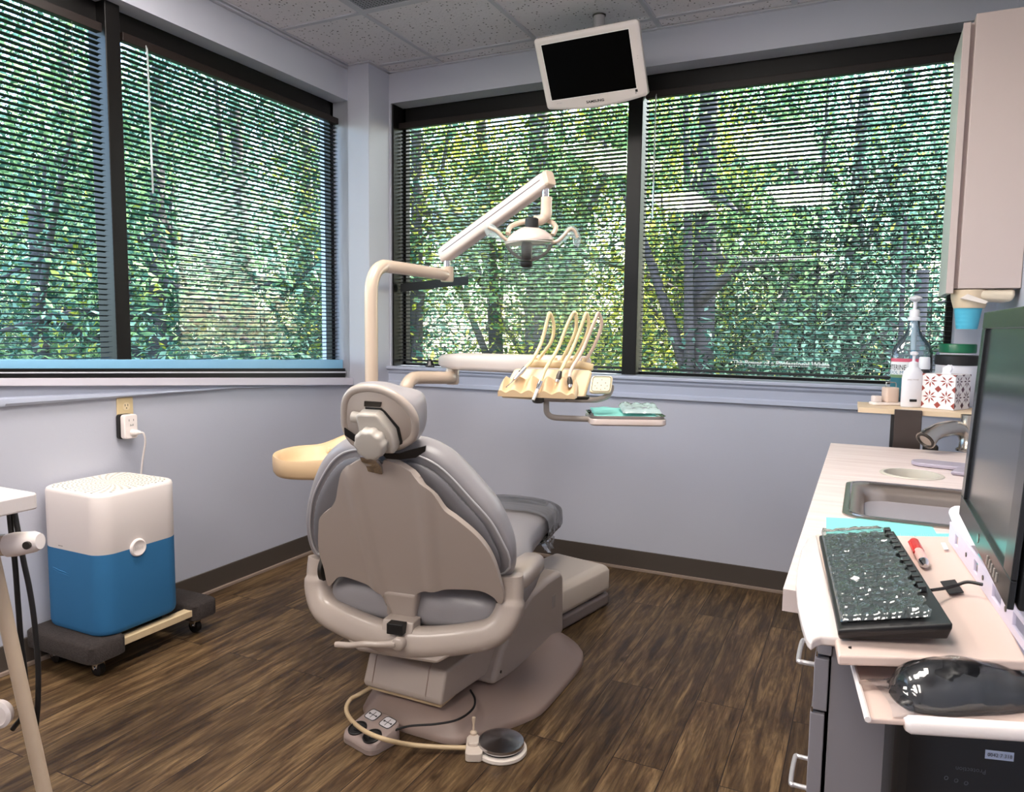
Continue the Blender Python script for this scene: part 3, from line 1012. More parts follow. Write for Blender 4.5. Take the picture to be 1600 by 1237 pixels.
# head rest on its bar
bar = spline([cb(-.012, .468, -.012), cb(-.012, .490, -.014), cb(-.018, .512, -.022), cb(-.014, .53, -.016), cb(-.004, .56, -.010)], 5)
sec = [(a, b * .35) for a, b in rrect(2, 2, .3, 2)]
hrb = MB().tube(bar, .027, sec=sec).build('headrest_bar', M_CHROME, chair, smooth=30)
HR = [(-0.068, 0.6874), (-0.0351, 0.7153), (0.0198, 0.7231), (0.07, 0.7103), (0.1126, 0.6769), (0.1326, 0.6403), (0.1296, 0.5981), (0.1139, 0.57), (0.0633, 0.5409), (-0.0002, 0.5345), (-0.0661, 0.542), (-0.0894, 0.5848), (-0.0842, 0.6384)]
hrr = ring_by_angle(HR, 64)
hc = sum(hrr, Vector((0, 0))) / 64
HP = [(-0.104, 0.6618), (-0.078, 0.6904), (-0.0036, 0.6972), (0.0561, 0.6843), (0.1182, 0.6678), (0.126, 0.6199), (0.1139, 0.566), (0.0885, 0.5282), (0.0351, 0.504), (-0.0368, 0.4969), (-0.0969, 0.5053), (-0.1228, 0.5516), (-0.1195, 0.6071)]
hpr = ring_by_angle(HP, 64)
pc = sum(hpr, Vector((0, 0))) / 64
def hs(r, c, k):
    return [c + (p - c) * k for p in r]
pad = MB().loft([r3(hs(hrr, hc, .96), .002), r3(mixr(hrr, hpr, .3), .012), r3(mixr(hrr, hpr, .8), .04), r3(hpr, .065), r3(hs(hpr, pc, .99), .09), r3(hs(hpr, pc, .92), .108), r3(hs(hpr, pc, .6), .112), r3(hs(hpr, pc, .2), .11)]).build('headrest_pad', M_VINYL, chair, smooth=80, sub=1)
rim = MB().tube(r3(hs(hrr, hc, .955), -.002), .0115, 10, closed=True).build('headrest_rim', M_SHELL, pad, smooth=80)
plate = hs(hrr, hc, .9)
MB().loft([r3(plate, .01), r3(plate, -.006), r3(hs(hrr, hc, .86), -.009)]).build('headrest_plate', M_SHELL, pad, smooth=50)
gr = MB().tube(r3(hs(hrr, hc, .9), -.007), .0026, 6, closed=True).build('rim_groove', M_RUBBER, pad)
# adjuster block and scalloped knob
blk = [(-.012, .660), (.036, .660), (.044, .655), (.075, .607), (.078, .565), (.072, .545), (-.005, .545), (-.022, .60), (-.022, .655)]
ab = MB().prism(blk, lambda a, b, d: cb(a, b, d), -.005, -.045).build('adjuster_block', M_KNOB, pad, smooth=30, bevel=.006)
MB().prism([(-.008, .664), (.040, .664), (.050, .655), (.083, .608), (.086, .55), (.07, .545), (.0, .6), (-.008, .64)], lambda a, b, d: cb(a, b, d), -.002, -.012).build('adjuster_slot', M_RUBBER, pad, smooth=0)
MB().prism([(-.010, .668), (.038, .668), (.044, .682), (-.006, .683)], lambda a, b, d: cb(a, b, d), -.004, -.0125).build('slot_plate', M_DARK, pad, smooth=0)
MB().cyl(cb(-.02, .638, -.022), cb(-.044, .640, -.022), .014, .016, 20).build('side_pin', M_KNOB, pad)
kn = []
for k in range(64):
    a = 2 * PI * k / 64
    r = .0435 + .0016 * math.cos(10 * a)
    kn.append((.018 + r * math.cos(a), .582 + r * math.sin(a)))
kc = Vector((.018, .582))
def kr(s, off):
    return [cb(kc.x + (a - kc.x) * s, kc.y + (b - kc.y) * s, off) for a, b in kn]
MB().loft([kr(.95, -.04), kr(1, -.046), kr(1, -.068), kr(.93, -.075), kr(.8, -.077)]).build('headrest_knob', M_KNOB, pad, smooth=50, label='scalloped round grey knob')
# black strap round the lower edge
st = [(-.082, .600), (-.055, .580), (-.03, .573), (-.03, .545), (-.06, .56), (-.085, .578)]
MB().prism(st, lambda a, b, d: cb(a, b, d), -.012, -.016).build('strap', M_RUBBER, pad, smooth=0, label='black strap at the left edge of the headrest')
st = [(.02, .525), (.07, .530), (.11, .545), (.155, .560), (.150, .543), (.12, .522), (.07, .512), (.03, .512)]
MB().prism(st, lambda a, b, d: cb(a, b, d), -.011, -.0155).build('strap', M_RUBBER, pad, smooth=0, label='black strap at the right edge of the headrest')

# ------------------------------------------------------------------ utility box in front of the chair base
M_BOXLOW = mat('mauve_grey_plastic', rgb(128, 116, 112), .4)
fb = thing('floor_utility_box', 'low beige utility box on the floor in front of the chair base', 'utility box', (-1.15, 2.93, 0))
FM = frame((-1.075, 2.735, 0), math.radians(-12))
def fbp(x, y, z):
    return FM @ Vector((x, y, z))
def bx4(x0, x1, y0, y1, z):
    return [fbp(x0, y0, z), fbp(x1, y0, z), fbp(x1, y1, z), fbp(x0, y1, z)]
MB().loft([bx4(-.30, 0, 0, .40, .001), bx4(-.30, 0, 0, .40, .062)]).build('lower_box', M_BOXLOW, fb, smooth=30, bevel=.014)
MB().loft([bx4(-.302, .004, -.004, .404, .066), bx4(-.302, .004, -.004, .404, .165), bx4(-.29, -.012, .008, .39, .192)]).build('cover', mat('beige_cover', rgb(200, 187, 173), .3, coat=.2), fb, smooth=40, bevel=.024, bseg=5)

# ------------------------------------------------------------------ foot controls
M_PEDAL = mat('grey_mauve_plastic', rgb(150, 133, 127), .4)
fc = thing('foot_control', 'grey double foot switch with two black buttons on the floor', 'foot switch', (-1.285, 1.74, 0))
FM2 = frame((-1.287, 1.74, 0), math.radians(-14))
def fp(x, y, z):
    return FM2 @ Vector((x, y, z))
MB().loft([[fp(a, b, z) for a, b in rrect(.145 * k, .125 * k, .028, 5)] for z, k in ((.001, 1.0), (.018, 1.0))] ).build('sole', M_PEDAL, fc, smooth=40, bevel=.002)
def slope(a, b):
    return .026 + .030 * (b + .0625) / .125
MB().loft([[fp(a, b, .018) for a, b in rrect(.145, .125, .028, 5)], [fp(a * .97, b * .97, slope(a, b)) for a, b in rrect(.145, .125, .028, 5)], [fp(a * .88, b * .88, slope(a, b) + .003) for a, b in rrect(.145, .125, .028, 5)]]).build('housing', M_PEDAL, fc, smooth=60)
for sx in (-1, 1):
    n0 = Vector((0, -.235, .97)).normalized()
    c = (sx * .034, -.026, slope(0, -.026) + .003)
    d = MB().lathe(fp(*c), FM2.to_3x3() @ n0, [(.029, -.004), (.029, .003), (.026, .004), (.024, -.0), (.012, -.0005), (.010, .004), (.004, .0055)], 28)
    d.build('round_button', M_RUBBER, fc, smooth=40)
    kp = MB().prism(rrect(.046, .038, .01, 4), lambda a, b, dd, sx=sx: fp(sx * .034 + a, .034 + b, slope(0, .034 + b) + .003 + dd), 0, .0035).build('key_plate', mat('silver_label', rgb(198, 194, 196), .35), fc, smooth=30, label='silver key plate with position marks')
    MB().tube([fp(sx * .034 + a, .034 + b, slope(0, .034 + b) + .0066) for a, b in rrect(.046, .038, .01, 4)], .0012, 5, closed=True).build('key_border', M_RUBBER, kp)
    kb = MB()
    for a, b, w_, h_ in ((0, 0, .002, .026), (0, 0, .026, .002), (-.015, 0, .006, .006), (.015, 0, .006, .005)):
        kb.prism([(a - w_ / 2, b - h_ / 2), (a + w_ / 2, b - h_ / 2), (a + w_ / 2, b + h_ / 2), (a - w_ / 2, b + h_ / 2)], lambda a, b, dd, sx=sx: fp(sx * .034 + a, .034 + b, slope(0, .034 + b) + .0066 + dd), 0, .0004)
    kb.build('key_marks', M_RUBBER, kp, smooth=0)
cbl = spline([fp(.06, .03, .04), (-1.1696, 1.7684, 0.062), (-1.0979, 1.7967, 0.072), (-1.0458, 1.8392, 0.078), (-1.0298, 1.9015, 0.084), (-1.0526, 1.96, 0.084), (-1.0928, 2.004, 0.084)], 6)
MB().tube(cbl, .0035, 8).build('cable', M_RUBBER, fc)

pd = thing('foot_pedal', 'round shiny metal foot pedal on a white base by the chair', 'foot pedal', (-.92, 1.90, 0))
pc0 = Vector((-0.9135, 1.8673, 0.02))
PO = Vector((pc0.x, pc0.y, 0))
MB().lathe(PO, (0, 0, 1), [(.075, .001), (.077, .004), (.076, .012), (.070, .014)], 48).build('base_ring', mat('white_plastic_base', rgb(215, 205, 196), .35), pd, smooth=40)
MB().lathe(PO, (0, 0, 1), [(.060, .013), (.060, .024)], 40).build('rubber_skirt', M_RUBBER, pd, smooth=30)
def spun_mat():
    m = mat('spun_metal', rgb(190, 190, 194), .22, metal=1.0)
    nt = m.node_tree
    p = nt.nodes['Principled BSDF']
    p.inputs['Anisotropic'].default_value = .85
    tg = nt.nodes.new('ShaderNodeTangent')
    tg.direction_type = 'RADIAL'
    tg.axis = 'Z'
    nt.links.new(tg.outputs[0], p.inputs['Tangent'])
    return m
MB().lathe(PO, (0, 0, 1), [(.066, .022), (.068, .026), (.067, .034), (.060, .036), (.03, .039), (.002, .0415)], 64).build('disc', spun_mat(), pd, smooth=30)
PT = MB()
for z, k in ((.004, 1), (.03, 1), (.036, .9)):
    pass
def pp(x, y, z):
    return PO + r0 * x + Vector((-r0.y, r0.x, 0)) * y + Vector((0, 0, z))
tb = MB().loft([[pp(a, b, z) for a, b in rrect(.05, .10, .012, 4, -.078, -.012)] for z in (.002, .026)])
tb.loft([[pp(a, b, z) for a, b in rrect(.032, .052, .01, 4, -.082, .002)] for z in (.026, .036)])
tb.build('toggle_block', mat('ivory_block', rgb(205, 192, 180), .4), pd, smooth=40, bevel=.002)
MB().lathe(pp(-.083, .028, .024), (0, 0, 1), [(.011, 0), (.011, .018), (.007, .022), (.0045, .024), (.003, .04), (.006, .058), (.0055, .064), (.002, .066)], 14).build('toggle_lever', mat('ivory_lever', rgb(200, 180, 158), .4), pd)
M_HOSE = mat('tan_hose', rgb(196, 172, 136), .4, var=.06)
hs_ = spline([(-1.36, 1.95, .10), (-1.3867, 1.8267, 0.088), (-1.4154, 1.8052, 0.07), (-1.4118, 1.7781, 0.05), (-1.3703, 1.7531, 0.035), (-1.2625, 1.6801, 0.065), (-1.1879, 1.6707, 0.066), (-1.145, 1.7313, 0.03), (-1.0635, 1.7765, 0.02), (-0.9831, 1.8172, 0.018)], 6)
MB().tube(hs_, .0068, 12).build('supply_hose', M_HOSE, pd, label='tan hose curling from under the chair to the pedal')

# ------------------------------------------------------------------ dental light on its pole
M_IVORY = mat('ivory_enamel', rgb(202, 182, 163), .25, coat=.3, var=.015)
M_ARM = mat('pale_pink_enamel', rgb(206, 190, 182), .25, coat=.3, var=.01)
dl = thing('dental_light', 'ivory pole light with a jointed arm and small lamp head, behind the chair', 'dental light', (-1.70, 2.31, 0))
MB().lathe((-1.70, 2.31, 0), (0, 0, 1), [(.065, .001), (.065, .02), (.052, .03), (.048, .04), (.048, .98), (.04, 1.0)], 32).build('support_column', M_IVORY, dl, smooth=40)
AE = Vector((-1.6582, 2.7924, 1.4688))
pl_ = [Vector((-1.70, 2.31, .99)), Vector((-1.70, 2.31, 1.2)), Vector((-1.70, 2.31, 1.36)), Vector((-1.70, 2.316, 1.41)), Vector((-1.698, 2.338, 1.452)), Vector((-1.697, 2.375, 1.473)), Vector((-1.695, 2.43, 1.478)), AE + Vector((0, -.06, .002)), AE + Vector((.002, .02, 0))]
MB().tube(spline(pl_, 8), .025, 20).build('pole', M_IVORY, dl, smooth=60)
J0 = AE + Vector((.005, 0, 0))
MB().lathe(J0, (0, 0, 1), [(.026, -.028), (.029, -.02), (.029, .034), (.027, .036)], 24).build('joint_collar', M_IVORY, dl, smooth=40)
MB().lathe(J0, (0, 0, 1), [(.015, .03), (.015, .07)], 18).build('joint_pin', M_CHROME, dl)
A0 = J0 + Vector((0, 0, .095))
A1 = Vector((-1.112, 2.5857, 1.789))
dv = (A1 - A0).normalized()
sec = rrect(2.0, 2.6, .55, 4)
arm = MB().tube([A0 - dv * .03, A0, A1, A1 + dv * .022], [.0245, .027, .0245, .0215], sec=sec)
ar = arm.build('spring_arm', M_ARM, dl, smooth=50, bevel=.004)
sd = dv.cross(Vector((0, 0, 1))).normalized()
un = sd.cross(dv).normalized()
for s_ in (1, -1):
    MB().tube([A0 + sd * s_ * .0272 + un * .004, A1 + sd * s_ * .0247 + un * .004], .0016, 6).build('arm_seam', mat('seam_grey', rgb(110, 100, 104), .5), ar)
MB().tube([A1 + dv * .016, A1 + dv * .034], [.0245, .022], sec=sec).build('end_cap', M_IVORY, ar, smooth=50, bevel=.003, label='ivory cap at the upper end of the arm')
H0 = A1 + Vector((0, 0, -.03)) + dv * .005
MB().lathe(H0, (0, 0, -1), [(.0135, -.01), (.0135, .04)], 18).build('head_pin', M_CHROME, dl)
HC = H0 + Vector((0, 0, -.145)) - r0 * .045
def hp(x, y, z):
    return HC + (r0 * x + Vector((-r0.y, r0.x, 0)) * y) * 1.1 + Vector((0, 0, z)) * 1.04
neck = spline([hp(.045, 0, .112), hp(.045, 0, .08), hp(.044, 0, .05), hp(.028, 0, .032), hp(.005, .005, .03)], 5)
MB().tube(neck, [.021] * 8 + [.022] * 4 + [.019] * (len(neck) - 12), 16).build('head_neck', M_IVORY, dl, smooth=60)
yk2 = spline([hp(-.085, -.01, -.02), hp(-.075, .01, .008), hp(-.035, .03, .028), hp(.015, .03, .036), hp(.055, .02, .032), hp(.078, 0, .008), hp(.068, -.012, -.022)], 6)
MB().tube(yk2, .0095, 12).build('head_yoke', M_IVORY, dl, smooth=60)
M_SLEEVE = thin_mat('loose_clear_sleeve', (.95, .99, .99, 1), gloss=.08, rough=.06, body=rgb(220, 240, 240), bodyfac=.30)
hd = MB().lathe(hp(-.012, 0, -.038), (-.10 * r0.x, -.10 * r0.y, 1), [(.0, .048), (.03, .044), (.062, .028), (.084, .009), (.092, -.006), (.091, -.012), (.08, -.010), (.0, -.006)], 40).build('lamp_head', M_ARM, dl, smooth=45)
M_CLEAR = thin_mat('clear_shield', (.97, .99, .99, 1), gloss=.02, rough=.05, body=rgb(240, 248, 246), bodyfac=.10, fres=1.15)
sh = MB()
rings = []
for r_, h_ in ((.091, -.012), (.086, -.03), (.070, -.052), (.046, -.070), (.02, -.080)):
    rings.append([hp(-.012, 0, -.038) + (r0 * math.cos(2 * PI * k / 40) + Vector((-r0.y, r0.x, 0)) * math.sin(2 * PI * k / 40)) * r_ + Vector((0, 0, h_ - .0)) for k in range(40)])
sh.loft(rings, False, False).build('clear_shield', M_CLEAR, hd, smooth=60)
MB().tube(rings[0], .0022, 6, closed=True).build('shield_rim', mat('rim_grey', rgb(190, 185, 180), .3), hd)
MB().lathe(hp(-.004, -.012, .008), (0, 0, 1), [(.025, -.01), (.025, .026), (.02, .03)], 24).build('black_cap', M_RUBBER, hd, smooth=40, label='black cap on top of the lamp head')
MB().lathe(hp(-.020, -.02, -.05), (0, 0, -1), [(.018, 0), (.021, .012), (.019, .06), (.017, .064), (.017, .068)], 24).build('bulb_shroud', mat('brown_bulb_shroud', rgb(48, 36, 33), .4), hd, smooth=40)
MB().lathe(hp(-.020, -.02, -.118), (0, 0, -1), [(.018, 0), (.023, .004), (.023, .016), (.016, .022), (.0, .023)], 24).build('shroud_ring', M_RUBBER, hd, smooth=50)
for pts in ([hp(-.082, -.02, -.048), hp(-.10, -.03, -.035), hp(-.122, -.035, -.014), hp(-.15, -.035, .0)], [hp(.062, -.02, -.05), hp(.085, -.03, -.045), hp(.108, -.035, -.022), hp(.122, -.035, -.005), hp(.138, -.03, -.008), hp(.150, -.025, -.032)]):
    hn = MB().tube(spline(pts, 5), .0068, 12).build('handle', M_IVORY, hd, smooth=60)
    sl = []
    sp_ = spline(pts[1:], 5)
    for i, p in enumerate(sp_):
        k = .012 + .014 * i / len(sp_)
        sl.append([p + Vector((0, 0, -.4 * k)) + (r0 * math.cos(2 * PI * q / 14) * .55 + Vector((0, 0, 1)) * math.sin(2 * PI * q / 14)) * k * (1 + .15 * math.sin(q * 2.3 + i)) for q in range(14)])
    MB().loft(sl, False, False).build('handle_sleeve', M_SLEEVE, hn, smooth=60, label='loose clear plastic sleeve over a lamp handle')

# ------------------------------------------------------------------ delivery head on its arms
M_CREAM = mat('cream_plastic', rgb(216, 192, 152), .38, var=.02)
M_CREAM2 = mat('aged_cream_silicone', rgb(212, 182, 143), .42, var=.03)
M_TUBEG = mat('warm_grey_metal', rgb(160, 150, 142), .35)
du = thing('delivery_unit', 'cream instrument delivery head on a swing arm over the chair', 'dental delivery unit', (-1.62, 2.36, 0))
MB().lathe((-1.62, 2.42, 0), (0, 0, 1), [(.05, .001), (.05, .015), (.04, .03), (.034, .05), (.034, 1.0)], 28).build('support_column', M_IVORY, du, smooth=40)
E1 = Vector((-1.5602, 2.6831, 1.037))
tp = [Vector((-1.62, 2.42, .98)), Vector((-1.62, 2.425, 1.01)), Vector((-1.617, 2.455, 1.036)), Vector((-1.61, 2.50, 1.043)), E1 + Vector((0, -.05, .0)), E1]
MB().tube(spline(tp, 7), .026, 20).build('swing_arm', M_IVORY, du, smooth=60)
MB().lathe(E1, (0, 0, 1), [(.024, -.03), (.028, -.022), (.028, .032), (.026, .036)], 24).build('arm_collar', M_IVORY, du, smooth=40)
MB().lathe(E1, (0, 0, 1), [(.014, .03), (.014, .066)], 18).build('arm_pin', M_CHROME, du)
F0 = Vector((-1.5806, 2.6803, 1.1036))
F1 = Vector((-0.8059, 2.2292, 1.1278))
dv = (F1 - F0).normalized()
MB().tube([F0 - dv * .06, F0 - dv * .03, F0 + dv * .12, F1 - dv * .1, F1], [.016, .024, .031, .029, .028], sec=rrect(1.8, 2.3, .6, 4)).build('spring_arm', M_ARM, du, smooth=50, bevel=.004)
# head, in its own frame: x to the right, y away, z up; 1.9 mm per unit of the plan
DO = Vector((-0.8419, 2.0268, 1.0588))
DR = r0.copy()
DA = Vector((-r0.y, r0.x, 0))
def dp(x, y, z):
    return DO + DR * x + DA * y + Vector((0, 0, z))
def panel(a, b, d):     # sloping instrument panel: b up the slope, d off it
    return dp(a + b * .10, .008 + b * .62 + d * .78 * -1, -.006 + b * .79 + d * .62)
bk = [(-.147, .0), (-.118, .085), (-.11, .092), (.112, .090), (.122, .082), (.105, -.01), (.09, -.014)]
hd = MB().prism(bk, panel, -.03, 0).build('head_panel', M_CREAM, du, smooth=40, bevel=.006)
# scalloped lower lip: a rolled trough with five hollows running down to a wavy front edge
lg = []
NXL, NTL = 100, 12
for i in range(NXL + 1):
    row = []
    for j in range(NTL + 1):
        t = j / NTL
        x = -.140 + .224 * i / NXL - .016 * t
        c_ = abs(math.cos(PI * (i / NXL) * 5.0)) ** 1.6
        edge = min(1, min(i, NXL - i) / 4)
        hollow = (.036 * (1 - t) ** 1.7 + .0055 + .003 * (i / NXL) * 0)
        crest = hollow + (.009 * t + .026 * math.sin(PI * min(1, t * 1.05 + .10)) ** .8) * c_
        z = crest * (.55 + .45 * edge) - .007 * (i / NXL)
        row.append(dp(x, .010 - .062 * t, z - .004))
    lg.append(row)
lipm = MB()
vs = [p for r_ in lg for p in r_]
W_ = NTL + 1
fcs = [(i * W_ + j, (i + 1) * W_ + j, (i + 1) * W_ + j + 1, i * W_ + j + 1) for i in range(NXL) for j in range(NTL)]
lipm.add(vs, fcs)
bt0 = len(lipm.v)
for i in range(NXL + 1):
    f_, b_ = lg[i][-1], lg[i][0]
    zb_ = DO.z - .010 - .006 * (i / NXL)
    lipm.v += [Vector((f_.x, f_.y, zb_)), Vector((b_.x, b_.y, zb_))]
for i in range(NXL):
    a, b = bt0 + 2 * i, bt0 + 2 * (i + 1)
    lipm.f += [(i * W_ + NTL, (i + 1) * W_ + NTL, b, a), (a, b, b + 1, a + 1), (a + 1, b + 1, (i + 1) * W_, i * W_)]
lipm.f += [tuple([bt0 + 1, bt0] + [NTL - j for j in range(NTL + 1)]), tuple([bt0 + 2 * NXL, bt0 + 2 * NXL + 1] + [NXL * W_ + j for j in range(NTL + 1)])]
lipm.build('scalloped_lip', M_CREAM2, du, smooth=55)
rl = MB().tube([dp(-.062, .085, .080), dp(.10, .085, .077), dp(.135, .082, .070)], [.016, .016, .014], sec=rrect(2, 1.5, .5, 4)).build('hose_rail', M_CREAM, du, smooth=50, bevel=.003)
for x in (-.062, .0, .045, .09):
    MB().cyl(dp(x + .012, .086, .075), dp(x + .018, .088, .098), .0085, .007, 14).build('hose_socket', M_CREAM, rl)
MB().loft([[dp(a, b, -.03) for a, b in ((.03, .0), (.11, .0), (.11, .06), (.03, .06))], [dp(a, b, -.012) for a, b in ((.02, -.01), (.118, -.01), (.118, .06), (.02, .06))]]).build('head_underside', M_DARK, du, smooth=0, bevel=.004)
# key pad
def kp_(a, b, d):
    return dp(.150 + a + b * .16, -.01 + b * .5 - d * .85, .026 + b * .86 + d * .5)
kpd = MB().prism(rrect(.064, .056, .010, 4), kp_, -.012, .0).build('keypad', mat('pale_cream_keypad', rgb(232, 216, 180), .4), du, smooth=40, bevel=.003)
MB().tube([Vector(kp_(a, b, .0006)) for a, b in rrect(.054, .048, .008, 4)], .0008, 5, closed=True).build('keypad_border', M_DARK, kpd)
for a, b in ((0, .014), (-.012, .004), (.012, .004), (-.018, -.006), (0, -.004), (.018, -.006), (-.012, -.014), (.012, -.014), (0, -.018)):
    MB().lathe(kp_(a, b, .0), Vector(kp_(0, 0, 1)) - Vector(kp_(0, 0, 0)), [(.0022, 0), (.0022, .0008), (.001, .001)], 8).build('key', M_TUBEG, kpd)
# rails below the head
MB().lathe(dp(-.036, .0, -.010), (0, 0, -1), [(.018, -.004), (.018, .020), (.013, .024)], 20).build('swivel_boss', M_DARK, du, smooth=40)
MB().tube([dp(-.02, .005, -.020), dp(.045, .005, -.022)], .011, sec=rrect(2, 1.6, .4, 3)).build('rail_block', M_TUBEG, du, smooth=40, bevel=.002)
hr_ = spline([dp(.0, .005, -.022), dp(.11, .004, -.023), dp(.145, .004, -.021), dp(.170, .002, -.010), dp(.180, .002, .008), dp(.180, .0, .022)], 6)
MB().tube(hr_, .0085, 12).build('head_handle', M_TUBEG, du, smooth=60)
tr_ = spline([dp(-.011, .005, -.022), dp(-.011, .006, -.05), dp(-.007, .008, -.066), dp(.010, .010, -.077), dp(.05, .012, -.080), dp(.13, .012, -.082)], 6)
MB().tube(tr_, .0088, 12).build('tray_arm', M_TUBEG, du, smooth=60)
# tray
TC = dp(.228, .035, -.078)
def tpn(x, y, z):
    return TC + DR * x + DA * y + Vector((0, 0, z))
MB().loft([[tpn(a * k, b * k, z) for a, b in rrect(.226, .17, .022, 5)] for z, k in ((-.016, .95), (-.012, 1.0), (.002, 1.0), (.004, .985))]).build('tray_holder', M_ARM, du, smooth=40)
ty = thing('instrument_tray', 'shallow shiny metal tray resting on the arm below the delivery head', 'tray', TC + Vector((0, 0, .004)))
o_ = rrect(.222, .166, .02, 5)
MB().loft([[tpn(a * .93, b * .93, .0045) for a, b in o_], [tpn(a, b, .013) for a, b in o_], [tpn(a * 1.01, b * 1.01, .0135) for a, b in o_], [tpn(a * .985, b * .98, .0125) for a, b in o_], [tpn(a * .92, b * .92, .0062) for a, b in o_], [tpn(a * .3, b * .3, .0062) for a, b in o_]]).build('tray_dish', M_CHROME, ty, smooth=40)
M_TEAL = mat('teal_paper', rgb(132, 205, 196), .7, var=.05)
M_AQUA = mat('aqua_paper', rgb(128, 224, 216), .75, var=.03)
bb_ = MB()
nx, ny = 14, 10
vs = []
for i in range(nx + 1):
    for j in range(ny + 1):
        x, y = -.098 + .19 * i / nx, -.066 + .135 * j / ny
        vs.append(tpn(x, y, .0085 + .009 * abs(noise.noise(Vector((x * 22, y * 22, 1)))) + .012 * (j / ny) ** 2))
bb_.add(vs, [(i * (ny + 1) + j, (i + 1) * (ny + 1) + j, (i + 1) * (ny + 1) + j + 1, i * (ny + 1) + j + 1) for i in range(nx) for j in range(ny)])
lin = bb_.build('tray_liner', M_TEAL, None, smooth=70, solid=.0008)
tag(lin, 'teal crinkled paper liner lying in the metal tray', 'tray liner')
M_POUCH = thin_mat('clear_pouch', (.8, .92, .92, 1), gloss=.22, rough=.08, body=rgb(205, 228, 228), bodyfac=.65)
pm = MB()
for (cx_, cy_, w_, h_, sd_) in ((.045, .0, .115, .105, 5),):
    vs0, vs1 = [], []
    for i in range(17):
        for j in range(13):
            x, y = cx_ + w_ * (i / 16 - .5), cy_ + h_ * (j / 12 - .5)
            e_ = min(i, 16 - i, j, 12 - j)
            t_ = .0015 if e_ == 0 else .010 + .006 * noise.noise(Vector((x * 60, y * 60, sd_)))
            base_ = .018 + .014 * (j / 12)
            vs0.append(tpn(x, y, base_))
            vs1.append(tpn(x, y, base_ + t_))
    fcs = [(i * 13 + j, (i + 1) * 13 + j, (i + 1) * 13 + j + 1, i * 13 + j + 1) for i in range(16) for j in range(12)]
    pm.add(vs0, fcs)
    pm.add(vs1, fcs)
pch = pm.build('sterile_pouch', M_POUCH, None, smooth=60)
tag(pch, 'clear sealed instrument pouch lying on the teal liner in the tray', 'pouch')
for k, (a, b) in enumerate((((.005, -.02), (.085, -.012)), ((.0, .0), (.09, .012)), ((.01, .02), (.08, .028)))):
    ins = MB().tube([tpn(a[0], a[1], .030), tpn((a[0] + b[0]) / 2, (a[1] + b[1]) / 2, .031), tpn(b[0], b[1], .032)], [.0015, .0032, .0012], 8)
    ins.build('instrument', M_CHROME, pch)

# instruments hanging at the head: each with its hose
M_HOSEP = mat('pinkish_hose', rgb(214, 190, 172), .42)
M_HOSEY = mat('cream_hose', rgb(226, 206, 160), .42)
def handpiece(label, tip, bodyp, up, apex, dn, sock, kind, hm):
    root = thing('dental_handpiece', label, 'dental instrument', dp(*bodyp), 'instruments on the delivery head')
    pts = [dp(*bodyp), dp(*up[0]), dp(*up[1])] + [dp(*p) for p in apex] + [dp(*p) for p in dn] + [dp(*sock)]
    MB().tube(spline(pts, 8), .0055, 12).build('hose', hm, root, smooth=70)
    b0, b1 = dp(*bodyp), dp(*tip)
    if kind == 0:       # air water syringe
        MB().tube([b0, b0 + (b1 - b0) * .45, b0 + (b1 - b0) * .55, b1], [.0065, .0075, .006, .0045], 12).build('body', M_CHROME, root)
        d_ = (b1 - b0).normalized()
        MB().tube(spline([b1, b1 + d_ * .016, b1 + d_ * .026 - Vector((0, 0, .006)) - DR * .008, b1 + d_ * .03 - Vector((0, 0, .004)) - DR * .004], 4), .0016, 8).build('tip', M_CHROME, root)
        MB().ball(b0 + (b1 - b0) * .5 + Vector((0, 0, .006)), .004).build('button', M_RUBBER, root)
    elif kind == 1:
        MB().tube([b0, b0 + (b1 - b0) * .5, b1], [.007, .0075, .006], 14).build('body', M_CHROME, root)
        MB().tube([b1, b1 + (b1 - b0).normalized() * .035], [.0055, .0045], 12).build('tip', mat('white_tip', rgb(235, 228, 218), .35), root)
    else:
        d_ = (b1 - b0).normalized()
        MB().tube([b0, b0 + (b1 - b0) * .5, b1], [.006, .0085, .0075], 14).build('coupling', M_DARK, root)
        MB().tube([b1, b1 + d_ * .008], [.0078, .0078], 14).build('collar', M_CHROME, root)
px_ = .0019
def q(x, y, dep_):       # plan position on the head: photo-like plan units from its centre, depth ahead
    return ((x - 860) * px_, dep_, (612 - y) * px_)
handpiece('shiny syringe hanging at the left end of the cream delivery head', q(803, 592, -.035), q(820, 575, .0), [q(832, 562, .03), q(846, 535, .06)], [q(855, 500, .07), q(859, 489, .075)], [q(866, 508, .085), q(862, 535, .09)], q(840, 566, .092), 0, M_HOSEY)
handpiece('white tipped suction piece hooked over the middle of the delivery head lip', q(839, 606, -.05), q(844, 594, -.04), [q(852, 575, -.01), q(872, 545, .05)], [q(888, 505, .07), q(899, 487, .075)], [q(902, 512, .085), q(892, 540, .09)], q(878, 568, .092), 1, M_HOSEY)
handpiece('dark coupling on a cream hose, right of centre on the delivery head', q(871, 593, -.012), q(875, 580, .0), [q(884, 565, .03), q(898, 540, .06)], [q(911, 505, .07), q(918, 488, .075)], [q(922, 512, .085), q(910, 545, .09)], q(896, 568, .092), 2, M_HOSEY)
handpiece('dark coupling on a pink hose, rightmost on the delivery head', q(890, 600, -.018), q(889, 589, -.01), [q(893, 577, .02), q(913, 545, .06)], [q(931, 500, .07), q(937, 488, .075)], [q(943, 508, .085), q(930, 545, .09)], q(916, 568, .092), 2, M_HOSEP)

